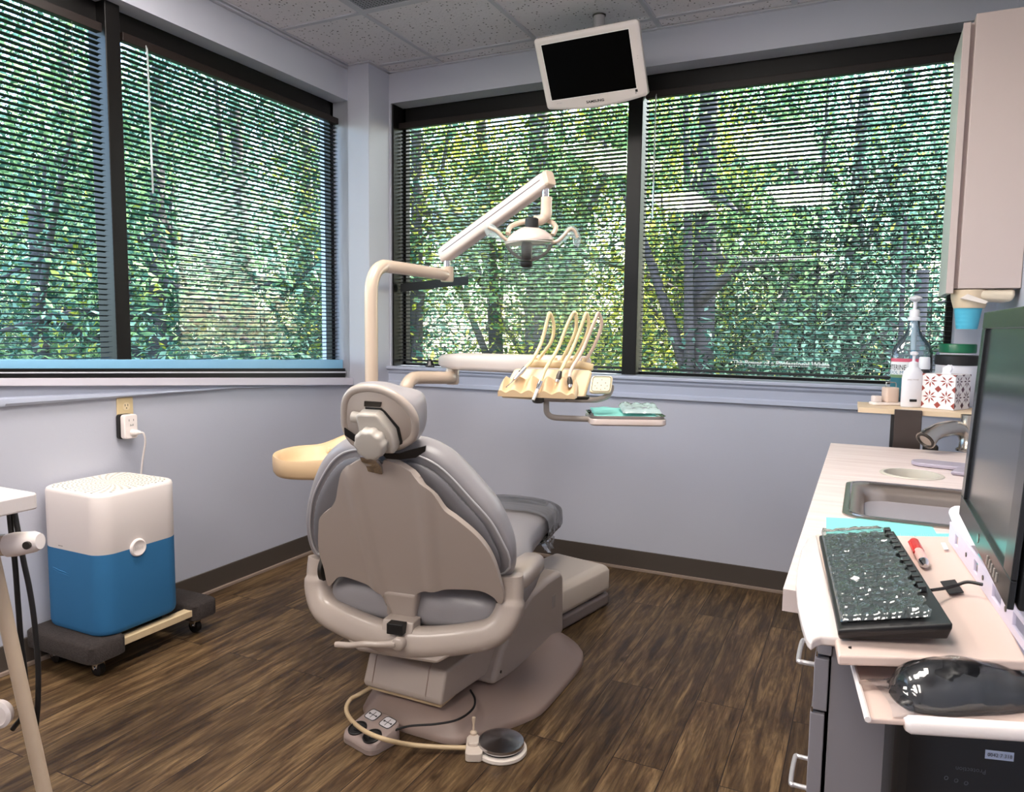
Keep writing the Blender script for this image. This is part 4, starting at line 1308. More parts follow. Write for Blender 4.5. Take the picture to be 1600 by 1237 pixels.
# ------------------------------------------------------------------ cuspidor
cs = thing('cuspidor', 'cream rinse bowl beside the left of the chair back', 'cuspidor', (-1.83, 2.20, 0))
CO = Vector((-1.8202, 2.1409, 0.7629))
def cu_(x, y, z):
    return CO + DR * x + DA * y + Vector((0, 0, z))
outer = [(-.165, .0), (-.155, .07), (-.12, .13), (-.05, .165), (.02, .17), (.07, .18), (.13, .20), (.19, .17), (.21, .04), (.19, -.09), (.12, -.13), (.0, -.145), (-.09, -.13), (-.145, -.07)]
oc = ring_by_angle(outer, 64, (0, 0))
def rim_z(p):
    t = max(0, min(1, (p.x + .06) / .17))
    t2 = max(0, min(1, (p.y + .14) / .3))
    return .002 + .050 * t * t * (3 - 2 * t) * (.2 + .8 * t2) + .012 * t2
def cring(k, zf, dx=0, dy=0):
    return [cu_(p.x * k + dx, p.y * k + dy, zf(p)) for p in oc]
cup = MB().loft([cring(.5, lambda p: -.066), cring(.93, lambda p: -.063), cring(.985, lambda p: -.05), cring(1.0, lambda p: -.025), cring(1.0, lambda p: rim_z(p) - .004), cring(.985, lambda p: rim_z(p) + .002), cring(.94, rim_z), cring(.88, lambda p: rim_z(p) - .006), cring(.80, lambda p: -.020 + .4 * (rim_z(p) - .006), -.008, -.004), cring(.68, lambda p: -.046, -.016, -.008), cring(.5, lambda p: -.055, -.022, -.008), cring(.2, lambda p: -.058, -.03, -.008)])
cup.build('bowl', M_CREAM2, cs, smooth=75)
MB().lathe(cu_(.03, .045, .012), (-DA * .6 - DR * .3 + Vector((0, 0, .3))), [(.011, -.02), (.011, .006), (.009, .009), (.0, .010)], 18).build('water_spout', M_CREAM, cs, smooth=50)
MB().lathe(cu_(.02, .0, -.05), (0, 0, -1), [(.055, 0), (.053, .022), (.03, .028)], 28).build('bowl_socket', M_CREAM2, cs, smooth=40)
MB().tube(spline([cu_(.02, .0, -.07), cu_(.03, .0, -.16), cu_(.08, .01, -.25), cu_(.16, .02, -.30), cu_(.2, .02, -.5), cu_(.2, .02, -.6999)], 6), .035, 20).build('support_arm', M_IVORY, cs, smooth=60)

# ------------------------------------------------------------------ television on a ceiling pole
M_TVW = mat('white_gloss_plastic', rgb(226, 216, 212), .22, coat=.3, var=.01)
M_SCREEN = mat('black_screen', rgb(2, 2, 3), .3, spec=.12)
tv = thing('television', 'white framed television with black screen hanging from the ceiling', 'television', (-1.2, 3.40, ZC))
tya, tti = -.052, .531
TR = Vector((math.cos(tya), math.sin(tya), 0))
TF = Vector((math.sin(tya), -math.cos(tya), 0))
TU = Vector((0, 0, 1)) * math.cos(tti) + TF * math.sin(tti)
TN = TR.cross(TU)
TO = Vector((-1.198, 3.281, 2.426))
def tvp(a, b, d=0):
    return TO + TR * a + TU * b + TN * d
W2, H2 = .25, .1585
def tv_out(k=0.0, chin=.020, r=.016):
    o = []
    for a, b in rrect(2 * W2 - 2 * k, 2 * H2 - 2 * k, r, 5):
        if b < -H2 + k + .03:
            b2 = b - chin * max(0, 1 - (a / (W2 * .92)) ** 2)
            o.append((a, b2))
        else:
            o.append((a, b))
    # extra points along the bottom for the curve
    i0 = [i for i, (a, b) in enumerate(o) if b < 0 and a < 0][-1]
    ex = [(-W2 * .85 + W2 * 1.7 * t / 12, -H2 + k - chin * max(0, 1 - ((-W2 * .85 + W2 * 1.7 * t / 12) / (W2 * .92)) ** 2)) for t in range(13)]
    return o[:i0 + 1] + ex + o[i0 + 1:]
o1 = tv_out()
fr_ = tv_out(.008)
MB().loft([[tvp(a * .75, b * .7, -.075) for a, b in o1], [tvp(a * .96, b * .95, -.05) for a, b in o1], [tvp(a, b, -.03) for a, b in o1], [tvp(a, b, -.008) for a, b in o1], [tvp(a, b, -.002) for a, b in fr_], [tvp(a * .97, b * .97, .0) for a, b in fr_]]).build('bezel', M_TVW, tv, smooth=35)
scr = MB().add([tvp(a, b, .0014) for a, b in ((-.215, -.117), (.205, -.117), (.205, .128), (-.215, .128))], [(0, 1, 2, 3)])
scr.loft([[tvp(a, b, z) for a, b in ((-.215, -.117), (.205, -.117), (.205, .128), (-.215, .128))] for z in (-.004, .0014)])
scr.build('screen', M_SCREEN, tv, smooth=0)
MB().prism([(-.218, -.12), (.208, -.12), (.208, .131), (-.218, .131)], lambda a, b, d: tvp(a, b, d), -.003, .0009).build('screen_rim', mat('white_edge', rgb(240, 236, 232), .3), tv, smooth=0)
text_mb('SAMSUNG', .0155, lambda x, y, d: tvp(.0 + x * 1.25, -.1475 + y, d + .0004), bold=.03).build('lettering', M_RUBBER, tv, smooth=0, label='small dark maker lettering below the screen')
text_mb('SRS  HDMI', .006, lambda x, y, d: tvp(-.18 + x, -.1345 + y, d + .0004)).build('lettering', mat('pale_grey_ink', rgb(170, 165, 165), .5), tv, smooth=0, label='tiny grey lettering at the lower left of the frame')
MB().prism(rrect(.011, .011, .001, 2), lambda a, b, d: tvp(.203 + a, -.128 + b, d), .0, .001).build('energy_mark', M_RUBBER, tv, smooth=0, label='small black square mark')
MB().lathe(tvp(.199, -.138, 0), TN, [(.0022, 0), (.0022, .001)], 10).build('indicator', M_RUBBER, tv, smooth=0)
for b in (.045, .055):
    MB().lathe(tvp(.229, b - .04, 0), TN, [(.0016, 0), (.0016, .001)], 8).build('side_button', M_TUBEG, tv, smooth=0)
MB().cyl((-1.2, 3.40, ZC - .001), (-1.2, 3.40, 2.45), .0265, n=24).build('ceiling_pole', mat('grey_pole', rgb(176, 172, 174), .4), tv)
MB().cyl((-1.2, 3.40, ZC + .002), (-1.2, 3.40, ZC - .003), .032, .030, 24).build('pole_collar', M_DARK, tv)
MB().loft([[(-1.24, 3.37, 2.40), (-1.16, 3.37, 2.40), (-1.16, 3.43, 2.40), (-1.24, 3.43, 2.40)], [(-1.24, 3.37, 2.48), (-1.16, 3.37, 2.48), (-1.16, 3.43, 2.48), (-1.24, 3.43, 2.48)]]).build('bracket', M_DARK, tv, smooth=0, bevel=.004)
MB().tube([Vector((-1.2, 3.40, 2.44)), tvp(0, 0, -.06)], .022, 14).build('tilt_joint', M_DARK, tv)
wl = spline([tvp(-.16, -.15, -.05), tvp(-.05, -.185, -.045), tvp(.07, -.178, -.04), tvp(.2, -.14, -.05)], 6)
MB().tube(wl, .0018, 6).build('cable', M_RUBBER, tv)

# ------------------------------------------------------------------ air purifier on its dolly
M_PWHITE = mat('matte_white_plastic', rgb(236, 226, 222), .45, var=.01)
def fabric_mat():
    m = mat('blue_fabric', rgb(42, 108, 156), .85, bump=.25, bscale=420, var=.05, vscale=9)
    return m
dz = .142
DL = thing('furniture_dolly', 'wheeled dolly with brown carpeted ends under the air purifier', 'dolly', (-2.51, 1.85, 0))
M_CARPET = mat('dark_brown_carpet', rgb(46, 39, 37), .95, bump=1.0, bscale=220, var=.75, vscale=110)
M_WOOD = mat('pale_raw_wood', rgb(206, 184, 148), .6, var=.12, vscale=30)
for y0, y1 in ((1.575, 1.71), (2.005, 2.12)):
    MB().loft([[(x, y, z) for x, y in rrect_ if True] for z, rrect_ in ((.074, rrect(.36, y1 - y0, .03, 5, -2.515, (y0 + y1) / 2)), (.078, rrect(.375, y1 - y0 + .01, .035, 5, -2.515, (y0 + y1) / 2)), (.132, rrect(.375, y1 - y0 + .01, .035, 5, -2.515, (y0 + y1) / 2)), (.141, rrect(.355, y1 - y0 - .01, .03, 5, -2.515, (y0 + y1) / 2)))]).build('carpet_pad', M_CARPET, DL, smooth=50)
for x in (-2.635, -2.365):
    MB().bb(x - .02, x + .02, 1.64, 2.08, .095, .121).build('wood_rail', M_WOOD, DL, smooth=0, bevel=.002)
for x, y in ((-2.40, 1.645), (-2.63, 1.645), (-2.40, 2.065), (-2.63, 2.065)):
    cst = MB().loft([[(x - .022, y - .016, .07), (x + .022, y - .016, .07), (x + .022, y + .016, .07), (x - .022, y + .016, .07)], [(x - .012, y - .016, .03), (x + .012, y - .016, .03), (x + .012, y + .016, .03), (x - .012, y + .016, .03)]]).build('caster', M_CHROME, DL, smooth=0, bevel=.002)
    MB().lathe((x, y - .012, .026), (0, 1, 0), [(.012, 0), (.025, .002), (.0255, .012), (.025, .022), (.012, .024)], 24).build('wheel', M_RUBBER, cst, smooth=40)
    MB().lathe((x, y - .019, .032), (0, 1, 0), [(.006, 0), (.006, .038)], 10).build('axle', M_CHROME, cst)

AP = thing('air_purifier', 'white topped air purifier with a blue fabric lower half, by the left wall', 'air purifier', (-2.515, 1.80, dz))
pcx, pcy, ps = -2.519, 1.803, .335
def pr4(k, z, r=.062, dx=0, dy=0):
    return [(pcx + dx + a, pcy + dy + b, z) for a, b in rrect(ps * k, ps * k, r, 8)]
MB().loft([pr4(.96, dz), pr4(.985, dz + .006), pr4(1.0, dz + .02), pr4(1.0, dz + .27), pr4(1.0, dz + .295)]).build('fabric_sleeve', fabric_mat(), AP, smooth=50, label='blue knitted fabric sleeve')
wr = MB()
for k, (z, amp) in enumerate(((.222, .02), (.215, .014))):
    wr.tube(spline([(pcx - ps / 2 + .066, pcy - ps / 2 + .0008, dz + z), (pcx - ps / 2 + .105, pcy - ps / 2 - .0002, dz + z - .006), (pcx - ps / 2 + .16, pcy - ps / 2 + .0, dz + z - .018 + amp * .3)], 5), [.0005] + [.0022] * 8 + [.0005] * 2, 8)
wr.build('fabric_crease', fabric_mat(), AP)
up = MB().loft([pr4(.985, dz + .290), pr4(1.0, dz + .297), pr4(1.0, dz + .45), pr4(1.0, dz + .497), pr4(.985, dz + .507), pr4(.955, dz + .511)])
ub = up.build('upper_body', M_PWHITE, AP, smooth=50)
gr = MB()
def grille_mat():
    m = mat('perforated_white', rgb(230, 226, 216), .5)
    nt = m.node_tree
    p = nt.nodes['Principled BSDF']
    tc = nt.nodes.new('ShaderNodeTexCoord')
    sp = nt.nodes.new('ShaderNodeVectorMath'); sp.operation = 'LENGTH'
    nt.links.new(tc.outputs['Object'], sp.inputs[0])
    sx = nt.nodes.new('ShaderNodeSeparateXYZ')
    nt.links.new(tc.outputs['Object'], sx.inputs[0])
    at = nt.nodes.new('ShaderNodeMath'); at.operation = 'ARCTAN2'
    nt.links.new(sx.outputs['Y'], at.inputs[0]); nt.links.new(sx.outputs['X'], at.inputs[1])
    def mth(op, a, bval):
        n = nt.nodes.new('ShaderNodeMath'); n.operation = op
        nt.links.new(a, n.inputs[0])
        if isinstance(bval, (int, float)):
            n.inputs[1].default_value = bval
        else:
            nt.links.new(bval, n.inputs[1])
        return n.outputs[0]
    s1 = mth('SINE', mth('MULTIPLY', sp.outputs['Value'], 420), 0)
    s2 = mth('SINE', mth('ADD', mth('MULTIPLY', at.outputs[0], 36), mth('MULTIPLY', sp.outputs['Value'], 60)), 0)
    pr = mth('MULTIPLY', mth('MAXIMUM', s1, 0.0), mth('MAXIMUM', s2, 0.0))
    rp = nt.nodes.new('ShaderNodeValToRGB')
    rp.color_ramp.elements[0].position = .22
    rp.color_ramp.elements[0].color = rgb(236, 230, 218)
    rp.color_ramp.elements[1].position = .36
    rp.color_ramp.elements[1].color = rgb(110, 102, 90)
    nt.links.new(pr, rp.inputs[0])
    nt.links.new(rp.outputs[0], p.inputs['Base Color'])
    return m
gp = bpy.data.objects
gm = MB().loft([[(a, b, 0) for a, b in rrect(ps * .9, ps * .9, .055, 8)], [(a, b, .0015) for a, b in rrect(ps * .895, ps * .895, .055, 8)]])
go = gm.build('top_grille', grille_mat(), None, smooth=30)
go.parent = AP
go.location = (pcx + 2.515, pcy - 1.80, .511)
bt = MB().lathe((pcx + ps / 2 - .004, pcy - .022, dz + .293), (1, 0, 0), [(.031, -.01), (.033, .004), (.031, .010), (.027, .012), (.025, .0105), (.0, .0105)], 32).build('power_button', M_PWHITE, AP, smooth=40)
text_mb('blue', .021, lambda x, y, d: (pcx + ps / 2 + .0066 + d, pcy - .022 + x, dz + .293 + y)).build('lettering', mat('pale_ink', rgb(205, 198, 194), .5), bt, smooth=0)
MB().bb(pcx - .06, pcx - .036, pcy - ps / 2 - .0008, pcy - ps / 2 + .001, dz + .306, dz + .309).build('front_mark', M_TUBEG, AP, smooth=0)

# ------------------------------------------------------------------ wall socket, adapter, cord
M_ALM = mat('almond_plate', rgb(214, 192, 150), .35)
so = thing('wall_socket', 'almond wall socket plate under the left window', 'wall socket', (-2.704, 2.0082, 0.8875))
c = Vector((-2.704, 2.0096, 0.8874))
sp_ = MB().prism(rrect(.072, .118, .004, 2), lambda a, b, d: (XL + d, c.y + a, c.z + b), 0, .006).build('cover_plate', M_ALM, so, smooth=30, bevel=.002)
for b in (.022, -.024):
    r_ = MB().prism(rrect(.030, .030, .011, 5), lambda a, bb, d, b=b: (XL + d, c.y + .004 + a, c.z + b + bb), .004, .0078).build('receptacle', mat('ivory_receptacle', rgb(226, 206, 170), .35), so, smooth=30)
    sl = MB()
    for a in (-.006, .006):
        sl.bb(XL + .0075, XL + .0082, c.y + .004 + a - .0012, c.y + .004 + a + .0012, c.z + b, c.z + b + .009)
    sl.lathe((XL + .0074, c.y + .004, c.z + b - .007), (1, 0, 0), [(.0026, 0), (.0026, .0008)], 10)
    sl.build('slots', M_RUBBER, r_, smooth=0)
ad = thing('plug_adapter', 'white plug-in adapter in the lower socket', 'adapter', (-2.68, 2.0137, 0.8283))
ac = Vector((-2.67, 2.0033, 0.8302))
MB().prism(rrect(.062, .10, .012, 4), lambda a, b, d: (d, ac.y + a - .006, ac.z + b), XL + .006, XL + .02).build('black_back', M_RUBBER, ad, smooth=40)
ab_ = MB().prism(rrect(.06, .098, .012, 4), lambda a, b, d: (d, ac.y + a, ac.z + b), XL + .02, XL + .046).build('body', M_PWHITE, ad, smooth=40, bevel=.004)
am = MB()
for a in (-.009, .011):
    am.bb(XL + .0455, XL + .0465, ac.y + a - .001, ac.y + a + .001, ac.z + .022, ac.z + .03)
am.build('slots', M_RUBBER, ab_, smooth=0)
text_mb('bell', .012, lambda x, y, d: (XL + .0462 + d, ac.y + .002 + x, ac.z + .006 + y)).build('lettering', M_RUBBER, ab_, smooth=0)
cd = thing('power_cord', 'white power cord from the adapter down behind the air purifier', 'power cord', (XL + .05, ac.y + .01, ac.z - .03))
MB().tube([(XL + .045, ac.y + .005, ac.z - .024), (XL + .062, ac.y + .008, ac.z - .024), (XL + .075, ac.y + .02, ac.z - .024)], [.013, .012, .006], 14).build('plug', M_PWHITE, cd)
MB().tube(spline([(XL + .07, ac.y + .016, ac.z - .024), (XL + .078, ac.y + .03, ac.z - .03), (XL + .07, ac.y + .042, ac.z - .07), (XL + .04, ac.y + .048, ac.z - .16), (XL + .02, ac.y + .045, ac.z - .30), (XL + .012, ac.y + .03, .3), (XL + .012, ac.y - .0, .15)], 6), .0038, 10).build('cable', M_PWHITE, cd)

# ------------------------------------------------------------------ equipment cart at the left edge
ct = thing('equipment_cart', 'white topped equipment cart with tan tube legs at the left edge', 'cart', (-1.46, .72, 0))
CT0 = Vector((-1.2983, 0.794, 0.9351))
def ctp(x, y, z):
    return CT0 + r0 * x + Vector((-r0.y, r0.x, 0)) * y + Vector((0, 0, z))
MB().loft([[CT0 + Vector((a, b, z)) for a, b in rrect(.42, .50, .012, 4, -.21, -.25)] for z in (-.014, .014)]).build('worktop', M_TVW, ct, smooth=40, bevel=.003)
tb0 = ctp(-.1, .03, -.078)
MB().tube([ctp(-.36, .02, -.100), ctp(-.055, .0, -.080)], .019, 18).build('side_arm', M_IVORY, ct, smooth=50)
cl_ = MB().tube([ctp(-.06, .0, -.081), ctp(-.045, .0, -.079), ctp(-.012, .0, -.074), ctp(-.002, .0, -.073)], [.0205, .0215, .0185, .014], 18).build('arm_end', M_PWHITE, ct, smooth=50, label='white forked end of the side arm')
MB().tube([ctp(-.014, -.021, -.075), ctp(-.014, .021, -.075)], .007, 12).build('pivot_pin', M_DARK, cl_)
lg = [ctp(-.070, .0, -.22), ctp(-.024, .0, -.50)]
d_ = (lg[1] - lg[0])
k_ = (0.012 - lg[1].z) / d_.z
foot = lg[1] + d_ * k_
topz = lg[0] - d_ * ((CT0.z - .016 - lg[0].z) / -d_.z)
MB().tube([topz, foot], .0122, 16).build('leg', mat('tan_enamel_tube', rgb(188, 168, 146), .35), ct, smooth=50)
MB().tube([CT0 + Vector((-.33, -.1, -.016)), Vector((CT0.x - .36, CT0.y - .1, .012))], .0122, 16).build('leg', mat('tan_enamel_tube', rgb(188, 168, 146), .35), ct, smooth=50)
MB().tube([CT0 + Vector((-.33, -.4, -.016)), Vector((CT0.x - .36, CT0.y - .42, .012))], .0122, 16).build('leg', mat('tan_enamel_tube', rgb(188, 168, 146), .35), ct, smooth=50)
MB().lathe(foot + Vector((0, 0, -.012)), (0, 0, 1), [(.018, .001), (.018, .012), (.012, .018)], 18).build('foot', M_RUBBER, ct)
MB().lathe(ctp(-.088, .0, -.39), -Vector((-r0.y, r0.x, 0)), [(.024, 0), (.026, .004), (.026, .012), (.020, .016), (.018, .013), (.0, .013)], 24).build('side_knob', M_PWHITE, ct, smooth=40)
h1 = spline([ctp(x, .03, z) for x, z in ((-.076, -.014), (-.074, -.06), (-.070, -.12), (-.068, -.2), (-.066, -.27), (-.062, -.33), (-.064, -.40), (-.09, -.44))], 6)
MB().tube(h1, .0047, 10).build('hose', M_RUBBER, ct, label='black hose hanging under the worktop')
h2 = spline([ctp(x, .03, z) for x, z in ((-.068, -.014), (-.062, -.06), (-.054, -.12), (-.046, -.17), (-.040, -.23), (-.037, -.31), (-.040, -.38), (-.046, -.43), (-.052, -.445))], 6)
MB().tube(h2, .0047, 10).build('hose', M_RUBBER, ct, label='black hose hanging nearest the air purifier')

# ------------------------------------------------------------------ counter, sink, tap
def counter_mat():
    m = mat('pinkish_laminate', rgb(228, 212, 206), .38, var=.02)
    nt = m.node_tree
    p = nt.nodes['Principled BSDF']
    tc = nt.nodes.new('ShaderNodeTexCoord')
    mp = nt.nodes.new('ShaderNodeMapping')
    mp.inputs['Scale'].default_value = (1.2, 14, 1)
    nz = nt.nodes.new('ShaderNodeTexNoise')
    nz.inputs['Scale'].default_value = 3
    nz.inputs['Detail'].default_value = 4
    nt.links.new(tc.outputs['Object'], mp.inputs[0])
    nt.links.new(mp.outputs[0], nz.inputs['Vector'])
    rp = nt.nodes.new('ShaderNodeValToRGB')
    rp.color_ramp.elements[0].position = .3
    rp.color_ramp.elements[0].color = rgb(216, 198, 192)
    rp.color_ramp.elements[1].position = .7
    rp.color_ramp.elements[1].color = rgb(233, 219, 214)
    nt.links.new(nz.outputs['Fac'], rp.inputs[0])
    nt.links.new(rp.outputs[0], p.inputs['Base Color'])
    return m
M_COUNTER = counter_mat()
M_CABG = mat('grey_laminate', rgb(146, 142, 148), .4, var=.015)
M_WHITEP = mat('white_powder_coat', rgb(236, 232, 240), .35)
M_STEEL = mat('brushed_steel', rgb(172, 160, 150), .28, metal=1.0, bump=.1, bscale=90)
M_NICKEL = mat('brushed_nickel', rgb(186, 180, 172), .25, metal=1.0)
M_BEIGEL = mat('beige_laminate_edge', rgb(226, 202, 170), .5)
ZT = .86
SX0, SX1, SY0, SY1 = -.018, .36, 1.685, 2.085
HX, HY, HR_ = .13, 2.28, .072
ctr = thing('countertop', 'long pinkish white countertop along the right wall', 'countertop', (.19, 2.0, ZT - .035))
def top_with_holes():
    bm = bmesh.new()
    loops = [[(-.095, 1.16), (XR - .001, 1.16), (XR - .001, 2.79), (-.095, 2.79)],
             [(a + (SX0 + SX1) / 2, b + (SY0 + SY1) / 2) for a, b in rrect(SX1 - SX0, SY1 - SY0, .04, 5)],
             [(HX + HR_ * math.cos(2 * PI * k / 40), HY + HR_ * math.sin(2 * PI * k / 40)) for k in range(40)]]
    edges = []
    for lp_ in loops:
        vs = [bm.verts.new((a, b, 0)) for a, b in lp_]
        edges += [bm.edges.new((vs[i], vs[(i + 1) % len(vs)])) for i in range(len(vs))]
    bmesh.ops.triangle_fill(bm, use_beauty=True, edges=edges)
    bm.verts.index_update()
    out = ([v.co.copy() for v in bm.verts], [[v.index for v in f.verts] for f in bm.faces])
    bm.free()
    return out
tv_, tf_ = top_with_holes()
mb = MB().add([Vector((v.x, v.y, ZT)) for v in tv_], tf_)
tp_ = mb.build('worktop', M_COUNTER, ctr, smooth=0)
md = tp_.modifiers.new('solid', 'SOLIDIFY'); md.thickness = .034; md.offset = -1 if True else 1
# waste chute ring and cup
rg = thing('waste_chute', 'round beige rimmed waste hole in the countertop beyond the sink', 'waste chute', (HX, HY, ZT - .1))
MB().lathe((HX, HY, ZT), (0, 0, 1), [(.066, -.10), (.067, -.005), (.069, .0035), (.078, .003), (.080, .0008), (.079, .0), (.0715, -.002), (.070, -.10)], 48).build('ring', mat('beige_grey_plastic', rgb(196, 190, 176), .4), rg, smooth=40)
MB().lathe((HX, HY, ZT - .10), (0, 0, 1), [(.07, 0), (.07, .004)], 40).build('inside', mat('olive_grey', rgb(120, 116, 104), .5), rg, smooth=30)
# sink
sk = thing('sink', 'stainless steel basin set in the countertop', 'sink', ((SX0 + SX1) / 2, (SY0 + SY1) / 2, ZT - .14))
def srr(dx, r, z):
    return [((SX0 + SX1) / 2 + a, (SY0 + SY1) / 2 + b, z) for a, b in rrect(SX1 - SX0 + dx, SY1 - SY0 + dx, r, 6)]
MB().loft([srr(.022, .045, ZT + .0005), srr(.022, .045, ZT + .003), srr(.012, .042, ZT + .0045), srr(-.022, .04, ZT + .0035), srr(-.05, .05, ZT - .003), srr(-.062, .055, ZT - .02), srr(-.085, .06, ZT - .12), srr(-.14, .06, ZT - .135), srr(-.3, .03, ZT - .139)], False, True).build('basin', M_STEEL, sk, smooth=50)
MB().tube(srr(-.004, .042, ZT + .005), .0022, 6, closed=True).build('rim_bead', M_CHROME, sk)
MB().lathe(((SX0 + SX1) / 2, (SY0 + SY1) / 2, ZT - .139), (0, 0, 1), [(.04, 0), (.042, .003), (.03, .002), (.0, .0015)], 24).build('drain', M_CHROME, sk)
# tap: base on the counter, thick arched spout
FB = Vector((0.2598, 2.3147, 0.86))
fa = thing('faucet', 'brushed nickel tap arching over the counter', 'faucet', FB)
SP = Vector((0.1763, 2.6757, 0.9072))
PK = Vector((0.2424, 2.7563, 0.9499))
RT = Vector((0.3179, 2.8308, 0.8911))
MB().lathe((RT.x, RT.y, ZT), (0, 0, 1), [(.034, .0005), (.034, .006), (.026, .012), (.024, .05), (.025, .12), (.026, RT.z - ZT + .01)], 28).build('body', M_NICKEL, fa, smooth=50)
sp_ = spline([RT + Vector((0, 0, -.02)), RT + Vector((-.006, 0, .022)), Vector((0.284, 2.8081, 0.9362)), Vector((0.2394, 2.7533, 0.9353)), Vector((0.2066, 2.7141, 0.9231)), Vector((0.1864, 2.6913, 0.9038))], 6)
MB().tube(sp_, [.024] * 12 + [.025] * 6 + [.026] * 6 + [.026 + .001 * i for i in range(len(sp_) - 24)], 18).build('spout', M_NICKEL, fa, smooth=60)
MB().lathe(sp_[-1], (sp_[-1] - sp_[-3]).normalized(), [(.028, -.001), (.028, .003), (.022, .004), (.02, -.002), (.0, -.002)], 20).build('aerator', M_DARK, fa)
MB().tube(spline([RT + Vector((.0, 0, .01)), RT + Vector((.03, .02, .05)), RT + Vector((.06, .03, .065))], 5), [.012, .011, .010, .009, .008, .008, .008, .008, .008, .008, .007], 12).build('handle', M_NICKEL, fa)
# flat grey rest lying on the counter
pa = MB()
W0 = Vector((0.138, 2.4658, 0.865))
W1 = Vector((0.2909, 2.4379, 0.865))
ax_ = (W1 - W0).normalized()
ay_ = Vector((-ax_.y, ax_.x, 0))
pts_ = [(0.0, .0)]
o_ = [(a, b) for a, b in rrect(.30, .085, .04, 6, .15, 0)]
pa.prism(o_, lambda a, b, d: W0 + ax_ * a + ay_ * b + Vector((0, 0, d - .865 + .8605)), .001, .012)
pb_ = pa.build('tool_rest', mat('lavender_grey_plastic', rgb(168, 160, 174), .35), None, smooth=40, bevel=.003)
tag(pb_, 'flat lavender grey rest with rounded end lying beside the tap', 'tool rest')
st_ = MB().loft([[W0 + ax_ * a + ay_ * b + Vector((0, 0, z - W0.z)) for a, b in ((.118, -.04), (.158, -.04), (.168, -.125), (.112, -.125))] for z in (.8612, .872)])
st_.build('foot_tab', mat('lavender_grey_plastic', rgb(168, 160, 174), .35), pb_, smooth=30, bevel=.006)
bx_ = thing('black_bin', 'small black box behind the far edge of the counter, under the tap arch', 'box', (.215, 2.84, 0))
MB().bb(.19, .235, 2.815, 2.86, .0, .872).build('case', M_RUBBER, bx_, smooth=0, bevel=.006)
MB().bb(.193, .232, 2.8145, 2.8605, .85, .873).build('lid', M_DARK, bx_, smooth=0, bevel=.004)

# base cabinet under the counter
bc_ = thing('base_cabinet', 'grey laminate drawer cabinet under the countertop', 'cabinet', (.2, 1.95, 0))
MB().bb(-.024, XR - .001, 1.205, 2.74, .0, ZT - .0345).build('carcass', M_CABG, bc_, smooth=0, bevel=.002)
dz0 = [(.752, .82), (.662, .745), (.36, .656), (.06, .354)]
for k, (z0, z1) in enumerate(dz0):
    xo = [-.0445, -.0475, -.050, -.048][k]
    for y0, y1 in ((1.2, 1.95), (1.956, 2.74)):
        d = MB().bb(xo, xo + .021, y0, y1, z0, z1).build('drawer', M_CABG, bc_, smooth=0, bevel=.0015)
        ed = MB().bb(xo - .0015, xo + .001, y0, y1, z0 - .004, z0 + .004).build('edge_strip', M_NICKEL, d, smooth=0)
        yc = 1.42 if y0 < 1.5 else 2.35
        hz = (z0 + z1) / 2 - (.11 if k == 1 else 0.02)
        if k > 0:
            zz_ = [0, .602, .455, .22][k] if y0 < 1.5 else (z0 + z1) / 2
            yy_ = 1.375 if y0 < 1.5 else 2.35
            hz = max(z0 + .012, min(z1 - .012, zz_ if k != 1 else z0 + .018))
            MB().tube(spline([(xo, yy_ - .048, hz), (xo - .024, yy_ - .048, hz), (xo - .031, yy_ - .041, hz), (xo - .031, yy_ + .041, hz), (xo - .024, yy_ + .048, hz), (xo, yy_ + .048, hz)], 4), .0042, 10).build('pull', mat('satin_pull', rgb(206, 204, 206), .3, metal=.6), d, smooth=60)

# ------------------------------------------------------------------ wall cabinet and cup dispenser
M_CABW = mat('warm_white_laminate', rgb(202, 186, 181), .4, var=.01)
wc = thing('wall_cabinet', 'tall warm white wall cabinet at the right edge of the back window', 'wall cabinet', (.38, 3.3, 1.41))
MB().bb(.288, XR - .001, 3.129, 3.47, 1.408, 2.362).build('carcass', M_CABW, wc, smooth=0, bevel=.003)
dr = MB().bb(.253, .272, 3.135, 3.475, 1.392, 2.335).build('door', mat('pale_door_laminate', rgb(208, 212, 206), .4), wc, smooth=0, bevel=.002)
MB().bb(.2505, .274, 3.128, 3.1355, 1.391, 2.336).build('door_edge', M_CABW, dr, smooth=0, bevel=.0015, label='pinkish white edge band of the door')
MB().bb(.274, .289, 3.150, 3.47, 1.41, 2.34).build('gasket', mat('pink_grey_gap', rgb(190, 172, 168), .5), wc, smooth=0)
cdp = thing('cup_dispenser', 'cream cup dispenser under the wall cabinet', 'cup dispenser', (.36, 3.2, 1.34))
CW0 = Vector((0.3325, 3.19, 1.3753))
MB().lathe((CW0.x, CW0.y, 1.405), (0, 0, -1), [(.062, 0), (.060, .03), (.052, .06), (.050, .066)], 28).build('cup_tube', mat('cream_dispenser', rgb(220, 200, 172), .4), cdp, smooth=40)
MB().loft([[(.30, 3.14, 1.405), (.465, 3.14, 1.405), (.465, 3.26, 1.405), (.30, 3.26, 1.405)], [(.31, 3.135, 1.385), (.465, 3.135, 1.375), (.465, 3.265, 1.375), (.31, 3.265, 1.385)], [(.37, 3.145, 1.365), (.452, 3.145, 1.36), (.452, 3.255, 1.36), (.37, 3.255, 1.365)]]).build('housing', mat('cream_dispenser_shell', rgb(228, 214, 192), .35), cdp, smooth=40, bevel=.012)
MB().loft([[Vector((0.2956, 3.12, 1.3727)), Vector((0.3184, 3.12, 1.3886)), Vector((0.3844, 3.12, 1.361)), Vector((0.3753, 3.12, 1.3519))], [Vector((0.2974, 3.14, 1.3735)), Vector((0.3204, 3.14, 1.3894)), Vector((0.3869, 3.14, 1.3617)), Vector((0.3777, 3.14, 1.3526))]]).build('front_flap', mat('white_flap', rgb(232, 222, 214), .3), cdp, smooth=0, bevel=.002)
